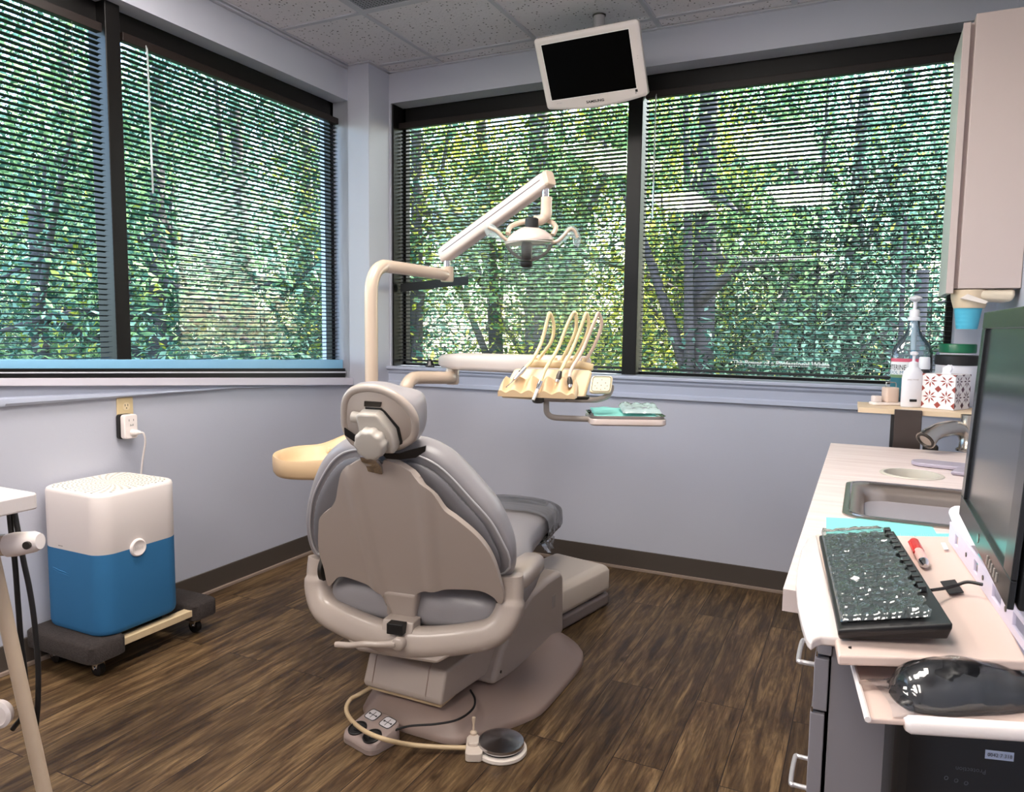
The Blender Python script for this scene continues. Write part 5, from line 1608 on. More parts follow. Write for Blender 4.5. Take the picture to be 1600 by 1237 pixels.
cup_ = thing('paper_cup', 'turquoise cup hanging from the dispenser', 'cup', (CW0.x, CW0.y, 1.24))
CT_ = Vector((0.3298, 3.19, 1.3543))
CB_ = Vector((0.3312, 3.19, 1.2629))
hh = CT_.z - CB_.z
prof = [(.034, 0), (.0345, .003)]
for i in range(5):
    t = .12 + .16 * i
    prof += [(.0345 + .0125 * t, hh * t), (.0355 + .0125 * t, hh * (t + .03)), (.0348 + .0125 * (t + .05), hh * (t + .06))]
prof += [(.0465, hh * .97), (.0475, hh * .98), (.0475, hh)]
MB().lathe((CT_.x, CT_.y, CB_.z), (0, 0, 1), prof, 32).build('cup', mat('turquoise_plastic', rgb(82, 182, 212), .35), cup_, smooth=35)

# ------------------------------------------------------------------ shelf on a dark post with bottles
ZS = .981
sf = thing('shelf', 'small beige shelf on a dark post behind the counter', 'shelf', (.145, 2.95, 0))
MB().loft([[(-.015, 2.885, z), (.40, 2.885, z), (.40, 3.10, z), (-.02, 3.12, z)] for z in (ZS - .018, ZS)]).build('board', M_BEIGEL, sf, smooth=0, bevel=.001)
MB().bb(.100, .184, 2.866, 2.884, .0, ZS + .001).build('post', mat('dark_brown_post', rgb(62, 52, 48), .35, coat=.2), sf, smooth=0, bevel=.002)
MB().bb(.090, .101, 2.872, 2.90, .0, ZS - .018).build('post_edge', M_RUBBER, sf, smooth=0)

M_BOTTLE = thin_mat('clear_bottle', (.90, .95, .98, 1), gloss=.05, rough=.02, body=rgb(190, 212, 225), bodyfac=.12)
M_LIQ = mat('teal_mouthwash', rgb(20, 120, 138), .15, spec=.6)
M_WHITE = mat('white_plastic', rgb(232, 232, 238), .35)
def oval(o, a, b, z, n=40):
    return [Vector(o) + r0 * (a * math.cos(2 * PI * k / n)) + Vector((-r0.y, r0.x, 0)) * (b * math.sin(2 * PI * k / n)) + Vector((0, 0, z)) for k in range(n)]
mw = thing('mouthwash_bottle', 'large clear mouthwash bottle with white pump on the shelf', 'bottle', (.045, 3.02, ZS))
MO = Vector((0.1599, 3.2304, 0.9647))
MO.z = ZS
bt = MB()
bt.loft([oval(MO, a, b, z) for a, b, z in ((.062, .04, .001), (.070, .045, .006), (.073, .046, .03), (.076, .047, .10), (.079, .048, .16), (.078, .047, .185), (.070, .043, .212), (.050, .036, .238), (.032, .027, .26), (.022, .021, .285), (.019, .019, .315))], True, False)
mbt = bt.build('body', M_BOTTLE, mw, smooth=60)
MB().loft([oval(MO, a, b, z) for a, b, z in ((.058, .037, .004), (.069, .043, .012), (.070, .044, .045))]).build('mouthwash', M_LIQ, mbt, smooth=60)
lb = []
for z in (.05, .148):
    lb.append([MO + r0 * (.0775 * math.cos(t)) + Vector((-r0.y, r0.x, 0)) * (.0485 * math.sin(t)) + Vector((0, 0, z)) for t in [math.radians(182 + 108 * i / 24) for i in range(25)]])
def label_band(z0, z1, m, name, r=1.0, lab=None):
    rr2 = []
    for z in (z0, z1):
        k = 1.0 if z > .1 else .97
        rr2.append([MO + r0 * (.0785 * k * r * math.cos(t)) + Vector((-r0.y, r0.x, 0)) * (.0495 * k * r * math.sin(t)) + Vector((0, 0, z)) for t in [math.radians(180 + 112 * i / 24) for i in range(25)]])
    m_ = MB()
    for i in range(24):
        m_.add([rr2[0][i], rr2[0][i + 1], rr2[1][i + 1], rr2[1][i]], [(0, 1, 2, 3)])
    return m_.build(name, m, mbt, smooth=60, label=lab)
label_band(.155, .168, mat('pink_band', rgb(208, 92, 116), .4), 'label', 1.008, 'narrow pink band of the label')
label_band(.106, .155, mat('white_label', rgb(236, 238, 240), .4), 'label', 1.008, 'white label with dark lettering')
label_band(.094, .106, mat('olive_band', rgb(120, 150, 110), .4), 'label', 1.006)
label_band(.046, .094, mat('teal_label', rgb(40, 104, 118), .4), 'label', 1.006, 'teal lower label')
def wrap_txt(body, size, zc_, ang, m, name, kx=1.0):
    def f(x, y, d):
        t = math.radians(ang) + x * kx / .066
        return MO + r0 * ((.0798 + d) * math.cos(t)) + Vector((-r0.y, r0.x, 0)) * ((.0506 + d) * math.sin(t)) + Vector((0, 0, zc_ + y))
    text_mb(body, size, f).build(name, m, mbt, smooth=0)
M_INK = mat('dark_ink', rgb(22, 26, 40), .5)
M_INKW = mat('white_ink', rgb(225, 230, 232), .5)
wrap_txt('LISTERINE', .028, .133, 205, M_INK, 'lettering', .62)
wrap_txt('COOL MINT', .017, .114, 215, mat('teal_ink', rgb(40, 120, 150), .5), 'lettering')
wrap_txt('Antiseptic', .012, .08, 255, M_INKW, 'lettering')
wrap_txt('KILLS GERMS', .010, .062, 255, M_INKW, 'lettering')
MB().lathe(MO + Vector((0, 0, .312)), (0, 0, 1), [(.023, 0), (.024, .004), (.023, .012), (.018, .014), (.018, .038), (.015, .042), (.007, .044), (.007, .072), (.012, .074), (.022, .080), (.024, .086), (.016, .092), (.005, .096)], 24).build('pump', M_WHITE, mw, smooth=40)
MB().tube([MO + Vector((0, 0, .313)) , MO + r0 * .004 + Vector((0, 0, .20))], .010, 12).build('pump_barrel', mat('pump_barrel', rgb(196, 212, 222), .4), mw)
MB().tube([MO + r0 * .004 + Vector((0, 0, .2)), MO + r0 * .002 + Vector((0, 0, .12))], .009, 12).build('pump_tube', mat('blue_tube', rgb(70, 140, 168), .4), mw)

def small(px_o, zoff=0):
    v_ = Vector(px_o)
    v_.z = ZS
    return v_
fl_ = small((0.0773, 3.0372, 0.9846))
fd = thing('floss_holder', 'small beige block holder on a white base at the left end of the shelf', 'holder', fl_)
MB().prism(rrect(.118, .05, .016, 5), lambda a, b, d: fl_ + r0 * a + Vector((-r0.y, r0.x, 0)) * b + Vector((0, 0, d)), .0005, .011).build('base', mat('white_base', rgb(236, 226, 220), .35), fd, smooth=40, bevel=.003)
MB().prism(rrect(.046, .044, .006, 3), lambda a, b, d: fl_ + r0 * (a + .012) + Vector((-r0.y, r0.x, 0)) * b + Vector((0, 0, d)), .011, .066).build('block', mat('pinkish_beige_plastic', rgb(222, 198, 182), .35), fd, smooth=40, bevel=.004)
MB().prism(rrect(.030, .028, .006, 3), lambda a, b, d: fl_ + r0 * (a - .038) + Vector((-r0.y, r0.x, 0)) * b + Vector((0, 0, d)), .011, .034).build('side_block', mat('white_base2', rgb(228, 214, 208), .35), fd, smooth=40, bevel=.003)
MB().tube(spline([fl_ + r0 * x + Vector((0, 0, z)) for x, z in ((-.005, .055), (-.005, .078), (.0, .083), (.026, .083), (.031, .078), (.031, .055))], 4), .0022, 8).build('wire_bail', M_NICKEL, fd)

bk_ = small((0.1959, 3.1094, 0.973))
bl = thing('black_bottle', 'slim dark labelled bottle with white cap behind the lotion pump', 'bottle', bk_)
MB().lathe(bk_, (0, 0, 1), [(.024, .001), (.026, .004), (.026, .105), (.022, .125), (.014, .135)], 28).build('body', mat('black_bottle', rgb(24, 24, 28), .3), bl, smooth=40)
MB().lathe(bk_, (0, 0, 1), [(.0262, .03), (.0264, .031), (.0264, .085), (.0262, .086)], 28).build('label', mat('white_paper_label', rgb(214, 216, 222), .5), bl, smooth=40)
MB().lathe(bk_, (0, 0, 1), [(.019, .133), (.020, .14), (.018, .175), (.015, .178)], 24).build('cap', M_WHITE, bl, smooth=40)
lo2 = small((0.1554, 3.0008, 0.9714))
lt = thing('lotion_bottle', 'white pump bottle beside the patterned tissue box', 'bottle', lo2)
lbb = MB().loft([oval(lo2, a, b, z, 28) for a, b, z in ((.034, .022, .001), (.037, .024, .005), (.037, .024, .105), (.034, .022, .125), (.022, .018, .14), (.014, .014, .146))]).build('body', M_WHITE, lt, smooth=50)
tl_ = MB()
for i in range(5):
    z = .05 + .012 * i
    text_mb_ = None
text_mb('DIRECTIONS', .007, lambda x, y, d: lo2 + r0 * (x - .012) + Vector((-r0.y, r0.x, 0)) * (-.0245 - d) + Vector((0, 0, .10 + y))).build('lettering', M_TUBEG, lbb, smooth=0)
MB().lathe(lo2, (0, 0, 1), [(.016, .144), (.016, .16), (.010, .163), (.005, .165), (.005, .185), (.013, .188), (.014, .196), (.006, .2)], 20).build('pump', M_WHITE, lt, smooth=40)
MB().prism(rrect(.024, .009, .001, 1), lambda a, b, d: lo2 + r0 * (a - .006) + Vector((-r0.y, r0.x, 0)) * (-.0245 - d) + Vector((0, 0, .026 + b)), -.003, .0008).build('label_bar', M_RUBBER, lbb, smooth=0)

# tissue box with red star tiles
def tile_mat():
    m = bpy.data.materials.new('star_tile_card')
    m.use_nodes = True
    p = m.node_tree.nodes['Principled BSDF']
    p.inputs['Base Color'].default_value = rgb(236, 232, 232)
    p.inputs['Roughness'].default_value = .5
    return m
T0 = Vector((0.1858, 2.9981, 0.9666)); T0.z = ZS
T1 = Vector((0.2831, 2.9429, 0.9735)); T1.z = ZS
tx = (T1 - T0).normalized()
ty_ = Vector((-tx.y, tx.x, 0))
TW = (T1 - T0).length
TH = TW * 1.10
tb = thing('tissue_box', 'white tissue box printed with dark red star tiles', 'tissue box', T0)
def tbp(a, b, c):
    return T0 + tx * a + ty_ * b + Vector((0, 0, c))
bo = MB().loft([[tbp(0, 0, z), tbp(TW, 0, z), tbp(TW, TW, z), tbp(0, TW, z)] for z in (.0005, TH)]).build('box', tile_mat(), tb, smooth=0, bevel=.0015)
M_RED = mat('brick_red_print', rgb(150, 62, 50), .5, var=.08, vscale=40)
M_PUR = mat('dark_print', rgb(82, 48, 62), .5)
def stars(fn, m, name):
    s_ = MB()
    t_ = TW / 2
    for i in (0, 1):
        for j in (0, 1, 2):
            cx_, cz_ = t_ * (i + .5), TH - t_ * (j + .5) + .004
            if j == 2 and cz_ < -.01 * 9:
                continue
            for k in range(8):
                a = 2 * PI * k / 8
                r1, r2, w_ = t_ * .06, t_ * .44, .22
                pts_ = [(r1, a), (r2 * .55, a - w_), (r2, a), (r2 * .55, a + w_)]
                q_ = [(cx_ + r * math.cos(t), cz_ + r * math.sin(t)) for r, t in pts_]
                if all(0 < z < TH for _, z in q_):
                    s_.add([fn(x, z) for x, z in q_], [(0, 1, 2, 3)])
    for i in range(3):
        for j in range(4):
            cx_, cz_ = t_ * i, TH - t_ * j + .004
            h = t_ * .21
            q_ = [(max(0, min(TW, cx_ + a)), max(0, min(TH, cz_ + b))) for a, b in ((-h, 0), (0, -h), (h, 0), (0, h))]
            ar_ = max(x for x, _ in q_) - min(x for x, _ in q_)
            br_ = max(z for _, z in q_) - min(z for _, z in q_)
            if ar_ > .002 and br_ > .002:
                s_.add([fn(x, z) for x, z in q_], [(0, 1, 2, 3)])
    return s_.build(name, m, bo, smooth=0)
stars(lambda x, z: tbp(x, -.0004, z), M_RED, 'star_print')
stars(lambda x, z: tbp(TW + .0004, x, z), M_PUR, 'star_print')
ts = MB()
rg_ = []
for i in range(7):
    z = TH - .004 + .034 * i / 6
    k = [.016, .015, .012, .014, .016, .013, .004][i]
    rg_.append([tbp(TW / 2 + .012 * i / 6 + k * math.cos(2 * PI * q_ / 16) * (1 + .3 * math.sin(3 * q_ + i)), TW / 2 - .01 + .6 * k * math.sin(2 * PI * q_ / 16), z + .004 * math.sin(2 * q_ + i)) for q_ in range(16)])
ts.loft(rg_).build('tissue', mat('tissue_white', rgb(236, 236, 244), .8), tb, smooth=70)

def canister(label, px_o, r, h, lid, lidh, bodycol, name='canister', rings_=()):
    o = small(px_o)
    t = thing(name, label, 'tub', o)
    b_ = MB().lathe(o, (0, 0, 1), [(r * .94, .001), (r * .97, .004), (r * .97, h - lidh * .4)], 36).build('body', bodycol, t, smooth=40)
    MB().lathe(o, (0, 0, 1), [(r, h - lidh), (r * 1.03, h - lidh + .002), (r * 1.03, h - .003), (r * .99, h), (0.0, h)], 40).build('lid', lid, t, smooth=40)
    return t, b_, o
canister('tall white tub with a green lid at the back of the shelf', (0.3193, 3.3274, 0.9499), .062, .225, mat('green_lid', rgb(24, 112, 76), .35), .034, M_WHITE)
_, cb_, co_ = canister('white tub with a black lid behind the patterned tissue box', (0.3084, 3.1894, 0.9577), .073, .185, M_RUBBER, .036, M_WHITE)
for i in range(4):
    pass

# ------------------------------------------------------------------ workstation: tray, keyboard, monitor, mouse
ws = thing('keyboard_tray', 'pinkish white keyboard tray with a curved white front reaching over the counter edge', 'keyboard tray', (.07, 1.15, ZT))
def qz(p, z):
    return Vector((p[0], p[1], z))
tr4 = [(-0.0105, 0.8859, 0.885), (0.1713, 0.9166, 0.905), (0.166, 1.4408, 0.905), (-0.0656, 1.414, 0.885)]
def quad_slab(q4, th, n_=None):
    return MB().loft([[Vector(p) - Vector((0, 0, th)) for p in q4], [Vector(p) for p in q4]])
M_TRAY = mat('pinkish_tray', rgb(214, 191, 180), .35, var=.02)
quad_slab(tr4, .012).build('tray_plate', M_TRAY, ws, smooth=0, bevel=.003)
fe = [(-0.0632, 1.4074, 0.887), (-0.0756, 1.3689, 0.887), (-0.0805, 1.2942, 0.887), (-0.0785, 1.1946, 0.887), (-0.0736, 1.1103, 0.887), (-0.0642, 1.0238, 0.887), (-0.0549, 0.9637, 0.887), (-0.0458, 0.9169, 0.887), (-0.0401, 0.9057, 0.887), (-0.0354, 0.9202, 0.887), (-0.0295, 0.9294, 0.887), (-0.008, 0.9343, 0.887), (-0.0294, 1.1098, 0.887)]
MB().loft([[Vector(p) - Vector((0, 0, .012)) for p in fe], [Vector(p) for p in fe]]).build('wrist_edge', M_TVW, ws, smooth=30, bevel=.003, label='curved glossy white front edge')
MB().lathe((0.0028, 0.9121, 0.8855), (0, 0, 1), [(.004, 0), (.004, .001)], 14).build('screw', M_DARK, ws)
# slotted rail along the back edge
R0, R1 = Vector((0.1412, 1.3936, 0.905)), Vector((0.1744, 0.9355, 0.905))
rd = (R1 - R0).normalized()
rn = Vector((-rd.y, rd.x, 0))
M_LAV = mat('lavender_white_metal', rgb(214, 206, 224), .35)
rb = MB()
Lr = (R1 - R0).length
def railp(a, z, d=0):
    return R0 + rd * a + rn * d + Vector((0, 0, z))
def railbox(a0, a1, z0, z1):
    rb.loft([[railp(a0, z, -.002), railp(a1, z, -.002), railp(a1, z, .002), railp(a0, z, .002)] for z in (z0, z1)])
railbox(0, Lr, .0, .010)
railbox(0, Lr, .026, .034)
seg = [(0, .05), (.075, .19), (.215, .30), (.345, .40), (.46, Lr)]
for a0, a1 in seg:
    if a1 > a0:
        railbox(a0, min(a1, Lr), .009, .027)
rl_ = rb.build('slotted_rail', M_LAV, ws, smooth=0, bevel=.001)
for a in (.14, .25, .37):
    MB().lathe(railp(a, .018, -.0021), -rn, [(.0035, 0), (.0035, .001)], 12).build('rivet', M_DARK, rl_)
MB().bb(.02, .30, 1.02, 1.30, ZT + .0005, .868).build('mount', M_LAV, ws, smooth=0)
MB().bb(.10, .16, 1.10, 1.24, .866, .886).build('riser', M_LAV, ws, smooth=0)
# small white sticker
MB().loft([[Vector(p) for p in ((0.1269, 1.3758, 0.9055), (0.1335, 1.3794, 0.9055), (0.1348, 1.3403, 0.9055), (0.128, 1.3329, 0.9055))], [Vector(p) + Vector((0, 0, .0004)) for p in ((0.1269, 1.3758, 0.9055), (0.1335, 1.3794, 0.9055), (0.1348, 1.3403, 0.9055), (0.128, 1.3329, 0.9055))]]).build('sticker', M_WHITE, ws, smooth=0)

# papers
def sheet(pts, z, name, label, cat, m, ribs=False):
    q = [Vector(p) for p in pts]
    if not ribs:
        o = MB().loft([[Vector((p.x, p.y, z)) for p in q], [Vector((p.x, p.y, z + .0008)) for p in q]]).build(name, m, None, smooth=0)
    else:
        mb_ = MB()
        n = 90
        a, b, c, d = q
        vs = []
        for i in range(n + 1):
            t = i / n
            h = .0012 if i % 2 else 0
            vs += [a.lerp(b, t) + Vector((0, 0, h)), d.lerp(c, t) + Vector((0, 0, h))]
        mb_.add(vs, [(2 * i, 2 * i + 2, 2 * i + 3, 2 * i + 1) for i in range(n)])
        o = mb_.build(name, m, None, smooth=0, solid=.0006)
    return tag(o, label, cat)
sheet([(-0.0507, 1.5074, 0.861), (-0.0575, 1.6553, 0.861), (0.05, 1.6897, 0.861), (0.1201, 1.6934, 0.861), (0.139, 1.6707, 0.861), (0.1427, 1.6008, 0.861)], ZT + .0004, 'paper_sheet', 'flat turquoise paper lying on the counter between sink and keyboard', 'paper', M_AQUA)
sheet([(0.0767, 1.5807, 0.8622), (0.2157, 1.655, 0.8622), (0.2063, 1.4328, 0.8622), (0.0846, 1.415, 0.8622)], ZT + .002, 'paper_sheet', 'ribbed turquoise paper running under the monitor', 'paper', mat('ribbed_aqua', rgb(132, 224, 218), .75), True)

# keyboard
kb0, kb1, kb2, kb3 = Vector((-0.0125, 0.9193, 0.902)), Vector((0.102, 0.9234, 0.93)), Vector((0.0556, 1.3212, 0.93)), Vector((-0.0562, 1.3427, 0.902))
kb = thing('keyboard', 'black computer keyboard under a crinkled clear cover on the tray', 'keyboard', (kb0 + kb2) / 2 - Vector((0, 0, .03)))
M_KBB = mat('black_plastic', rgb(17, 17, 19), .4)
lowz = [Vector((p.x, p.y, z)) for p, z in ((kb0, .888), (kb1, .9085), (kb2, .9085), (kb3, .888))]
def sh(p, q_, k):
    return p + (q_ - p) * k
cen = (kb0 + kb1 + kb2 + kb3) / 4
MB().loft([[sh(p, Vector((cen.x, cen.y, p.z)), .04) for p in lowz], [sh(p, cen, .0) - Vector((0, 0, .006)) for p in (kb0, kb1, kb2, kb3)], [kb0, kb1, kb2, kb3]]).build('case', M_KBB, kb, smooth=0, bevel=.002)
def kbp(s_, t, d=0):     # s along the length from the near end, t from front to back
    return kb0.lerp(kb3, s_).lerp(kb1.lerp(kb2, s_), t) + Vector((0, 0, d))
kcol = mat('key_black', rgb(30, 30, 33), .35)
def key(s0, s1, t0, t1):
    base = [kbp(s0, t0, .0005), kbp(s1, t0, .0005), kbp(s1, t1, .0005), kbp(s0, t1, .0005)]
    c_ = sum(base, Vector((0, 0, 0))) / 4
    up_ = [p + (c_ - p) * .14 + Vector((0, 0, .007)) for p in base]
    MB().loft([base, up_]).build('key', kcol, kb, smooth=0, bevel=.0008)
for i in range(13):
    s_ = .26 + .055 * i + (.012 * (i // 4))
    if s_ < .97:
        key(s_, s_ + .042, .855, .945)
for r_ in range(5):
    t0 = .09 + .142 * r_
    for i in range(15):
        s_ = .05 + .0605 * i
        key(s_, s_ + .052, t0, t0 + .115)
cvm = MB()
vs = []
NX, NY = 150, 50
for i in range(NX + 1):
    for j in range(NY + 1):
        s_ = .035 + .975 * i / NX
        t = .03 + (.80 + .03 * math.sin(i * .5)) * j / NY
        p = kbp(s_, t)
        h = .0092 + .0030 * noise.noise(Vector((s_ * 34, t * 9, 2))) + .0030 * abs(noise.noise(Vector((s_ * 80, t * 14, 5)))) + .0016 * noise.noise(Vector((s_ * 150, t * 40, 8)))
        for sg in (.36, .68):
            h -= .0022 * math.exp(-((s_ - sg) / .010) ** 2)
        if i == 0 or j == 0 or i == NX:
            h = .004
        vs.append(p + Vector((0, 0, h)))
cvm.add(vs, [(i * (NY + 1) + j, (i + 1) * (NY + 1) + j, (i + 1) * (NY + 1) + j + 1, i * (NY + 1) + j + 1) for i in range(NX) for j in range(NY)])
M_COVER = thin_mat('crinkled_clear_cover', (.80, .86, .86, 1), gloss=.10, rough=.09, body=rgb(120, 134, 134), bodyfac=.24)
cvr = cvm.build('keyboard_cover', M_COVER, None, smooth=180)
tag(cvr, 'crinkled clear plastic sheet lying over the keyboard keys', 'plastic cover')
cab = spline([Vector((0.0918, 1.081, 0.915)), Vector((0.1093, 1.1075, 0.912)), Vector((0.1246, 1.1229, 0.914)), Vector((0.1376, 1.1246, 0.92)), Vector((0.153, 1.1154, 0.922))], 6)
tag(MB().tube(cab, .0022, 8).build('keyboard_cable', M_RUBBER, None), 'thin black cable running from the keyboard under the tape', 'cable')
tq = [(0.1099, 1.1646, 0.902), (0.1286, 1.1769, 0.904), (0.134, 1.1235, 0.904), (0.1162, 1.1122, 0.902)]
tag(MB().loft([[Vector(p) + Vector((0, 0, .001)) for p in tq], [Vector(p) + Vector((0, 0, .002)) for p in tq]]).build('black_tape', mat('black_tape', rgb(24, 22, 24), .6), None, smooth=0), 'patch of black tape holding the cable to the tray', 'tape')
# red pen
P0_, P1_ = Vector((0.0874, 1.3649, 0.905)), Vector((0.0957, 1.2284, 0.905))
pn = thing('red_pen', 'red capped pen lying on the tray behind the keyboard', 'pen', (P0_ + P1_) / 2 - Vector((0, 0, .008)))
dpn = (P1_ - P0_).normalized()
Lp = (P1_ - P0_).length
M_REDP = mat('red_plastic', rgb(200, 38, 36), .3)
MB().tube([P0_, P0_ + dpn * .004, P0_ + dpn * Lp * .45], [.004, .0075, .0080], 16).build('cap', M_REDP, pn, smooth=50)
MB().tube([P0_ + dpn * Lp * .45, P0_ + dpn * Lp * .85], [.0074, .0074], 16).build('barrel', mat('pale_pink_barrel', rgb(226, 178, 172), .35), pn, smooth=50, label='pale pink barrel')
MB().tube([P0_ + dpn * Lp * .85, P0_ + dpn * Lp * .92, P1_], [.0076, .0068, .003], 16).build('tip', M_CHROME, pn, smooth=50, label='chrome end')
MB().tube([P0_ + dpn * Lp * .1 - Vector((.008, 0, -.002)), P0_ + dpn * Lp * .55 - Vector((.008, 0, -.002))], [.0025, .002], 8).build('clip', M_REDP, pn)

# monitor, seen from the side
mo = thing('monitor', 'black computer monitor seen at a slant at the right edge', 'monitor', (.16, 1.1, ZT))
my0, my1, mz0, mz1, mx = .86, 1.29, .975, 1.280, .150
def mp_(y, z, d):
    return (mx + d + .014 * (z - mz0) / .3, y, z)
def mrect(y0, y1, z0, z1, d):
    return [mp_(y0, z0, d), mp_(y1, z0, d), mp_(y1, z1, d), mp_(y0, z1, d)]
M_MBZ = mat('charcoal_gloss', rgb(30, 31, 33), .22)
MB().loft([mrect(my0, my1, mz0, mz1, .045), mrect(my0, my1, mz0, mz1, .0), mrect(my0 + .008, my1 - .008, mz0 + .008, mz1 - .008, -.004)]).build('case', M_KBB, mo, smooth=0, bevel=.002)
bz = MB()
iy0, iy1, iz0, iz1 = my0 + .045, my1 - .030, mz0 + .030, mz1 - .024
bz.loft([mrect(my0, my1, iz1, mz1, -.004), mrect(my0, my1, iz1, mz1, -.010)])
bz.loft([mrect(my0, my1, mz0, iz0, -.004), mrect(my0, my1, mz0, iz0, -.010)])
bz.loft([mrect(my0, iy0, iz0, iz1, -.004), mrect(my0, iy0, iz0, iz1, -.010)])
bz.loft([mrect(iy1, my1, iz0, iz1, -.004), mrect(iy1, my1, iz0, iz1, -.010)])
bz.build('bezel', M_MBZ, mo, smooth=0, bevel=.0012)
MB().loft([mrect(iy0, iy1, iz0, iz1, -.001), mrect(iy0, iy1, iz0, iz1, -.0055)]).build('screen', mat('dark_screen', rgb(46, 48, 52), .16, spec=.8), mo, smooth=0)
for k in range(5):
    y = .93 + .017 * k
    MB().loft([mrect(y, y + .004, mz0 + .006, mz0 + .016, -.010), mrect(y, y + .004, mz0 + .006, mz0 + .016, -.0112)]).build('button', M_TUBEG, mo, smooth=0)
MB().lathe(mp_(1.085, mz0 + .015, -.0102), (-1, 0, 0), [(.006, 0), (.006, .0006), (.0, .0008)], 14).build('badge', M_NICKEL, mo)
MB().tube([(.19, 1.08, 1.10), (.26, 1.12, 1.10), (.30, 1.16, 1.05), (.30, 1.18, ZT + .01)], .022, 14).build('support_arm', M_WHITEP, mo, smooth=60)
MB().lathe((.30, 1.18, ZT + .0005), (0, 0, 1), [(.06, 0), (.06, .008), (.03, .014), (.024, .03)], 24).build('arm_base', M_WHITEP, mo, smooth=40)
MB().tube([Vector((0.1632, 1.5251, 0.9279)), Vector((0.1667, 1.492, 0.9151)), Vector((0.1759, 1.4049, 0.8917))], [.014, .013, .010], 14).build('lower_bracket', M_WHITEP, mo, smooth=60)
tagc = spline([(.20, .95, .90), (.21, .88, .93), (.19, .84, .90), (.22, .80, .895)], 6)

# mouse shelf and mouse
ms = thing('mouse_tray', 'pinkish white mouse shelf below the keyboard tray', 'mouse tray', (.1, .9, .83))
mq = [(0.0204, 0.8119, 0.855), (0.1934, 0.8614, 0.862), (0.2317, 1.0586, 0.862), (0.0028, 0.962, 0.855)]
quad_slab(mq, .006).build('tray_plate', M_TRAY, ms, smooth=0, bevel=.002)
e0, e1 = Vector((0.0011, 0.9657, 0.858)), Vector((0.0208, 0.8032, 0.858))
MB().tube([e0, e1], .0032, 8).build('side_lip', M_PWHITE, ms)
f0, f1 = Vector((0.0551, 0.8211, 0.853)), Vector((0.1934, 0.8602, 0.858))
MB().tube([f0, f0.lerp(f1, .03), f1], [.006, .0085, .0085], sec=rrect(2, 2, .8, 3)).build('front_lip', M_PWHITE, ms, smooth=60)
MB().loft([[Vector(p) for p in ((-0.0056, 0.9142, 0.876), (0.0126, 0.9197, 0.876), (0.0136, 0.9679, 0.85), (-0.0055, 0.962, 0.85))], [Vector(p) + Vector((0, .08, 0)) for p in ((-0.0056, 0.9142, 0.876), (0.0126, 0.9197, 0.876), (0.0136, 0.9679, 0.85), (-0.0055, 0.962, 0.85))]]).build('hanger', M_LAV, ms, smooth=0, bevel=.002)
mc = Vector((0.1135, 0.8818, 0.858))
mu = thing('computer_mouse', 'black computer mouse wrapped in clear plastic on the mouse shelf', 'mouse', mc)
MR = (r0 + Vector((-r0.y, r0.x, 0)) * .06).normalized()
MA_ = Vector((-MR.y, MR.x, 0))
def mousering(x, w_, h, z0=.0):
    out = []
    for k in range(25):
        a = PI * k / 24
        out.append(mc + MR * x + MA_ * (w_ * math.cos(a) + .012) + Vector((0, 0, z0 + h * math.sin(a) ** .8)))
    return out
msh = [(-.068, .004, .010), (-.066, .016, .018), (-.058, .024, .028), (-.042, .029, .037), (-.022, .031, .042), (.0, .031, .0425), (.025, .030, .039), (.05, .029, .033), (.075, .028, .026), (.09, .024, .018), (.094, .012, .009)]
MB().loft([mousering(x, w_, h) for x, w_, h in msh]).build('shell', mat('dark_mouse_plastic', rgb(10, 11, 15), .35), mu, smooth=60)
MB().loft([mousering(x * 1.0, w_ + .0015, .010) for x, w_, h in msh[1:-1]]).build('base', M_KBB, mu, smooth=60)
wr_ = []
for i in range(61):
    t = -.092 + .215 * i / 60
    xs = max(-.066, min(.093, t))
    j = 0
    while j < len(msh) - 2 and msh[j + 1][0] < xs:
        j += 1
    k = (xs - msh[j][0]) / (msh[j + 1][0] - msh[j][0])
    w_ = msh[j][1] * (1 - k) + msh[j + 1][1] * k
    h = msh[j][2] * (1 - k) + msh[j + 1][2] * k
    if t < -.066:
        w_, h = .028, .013
    rr2 = []
    for p in mousering(t, w_ + .005, h + .003, .001):
        n1 = noise.noise(Vector((p.x * 45, p.y * 45, p.z * 45)))
        rr2.append(p + (p - (mc + MR * t)).normalized() * (.0026 * n1 + .0012 * noise.noise(p * 90)))
    wr_.append(rr2)
m_ = MB()
m_.add([p for r_ in wr_ for p in r_], [(i * 25 + k, (i + 1) * 25 + k, (i + 1) * 25 + k + 1, i * 25 + k + 1) for i in range(60) for k in range(24)])
M_FILM = thin_mat('clear_film', (.93, .95, .97, 1), gloss=.05, rough=.03, body=rgb(210, 215, 225), bodyfac=.01)
fw_ = m_.build('film_wrap', M_FILM, mu, smooth=180, label='loose clear plastic film around the mouse')

# black tower under the mouse shelf
tw = thing('computer_tower', 'glossy black computer tower under the mouse shelf', 'computer tower', (.23, 1.10, 0))
def twp(a, b):
    return (.052 + a, .985 + b)
to = [(0, .03), (.004, .012), (.018, .002), (.05, .0), (.32, .12), (.32, .22), (.0, .21)]
def two(k, z):
    return [(twp(a * k + .002, b * k + .002)[0], twp(a * k, b * k)[1], z) for a, b in to]
MB().loft([two(1, .001), two(1, .79), two(.97, .80)]).build('case', M_KBB, tw, smooth=30, bevel=.006)
def twf(x, z, d):    # on the slanted front face
    b0, b1 = Vector((twp(.05, 0)[0], twp(.05, 0)[1], 0)), Vector((twp(.32, .12)[0], twp(.32, .12)[1], 0))
    u_ = (b1 - b0).normalized()
    n_2 = Vector((u_.y, -u_.x, 0))
    return b0 + u_ * x + n_2 * (d + .0006) + Vector((0, 0, z))
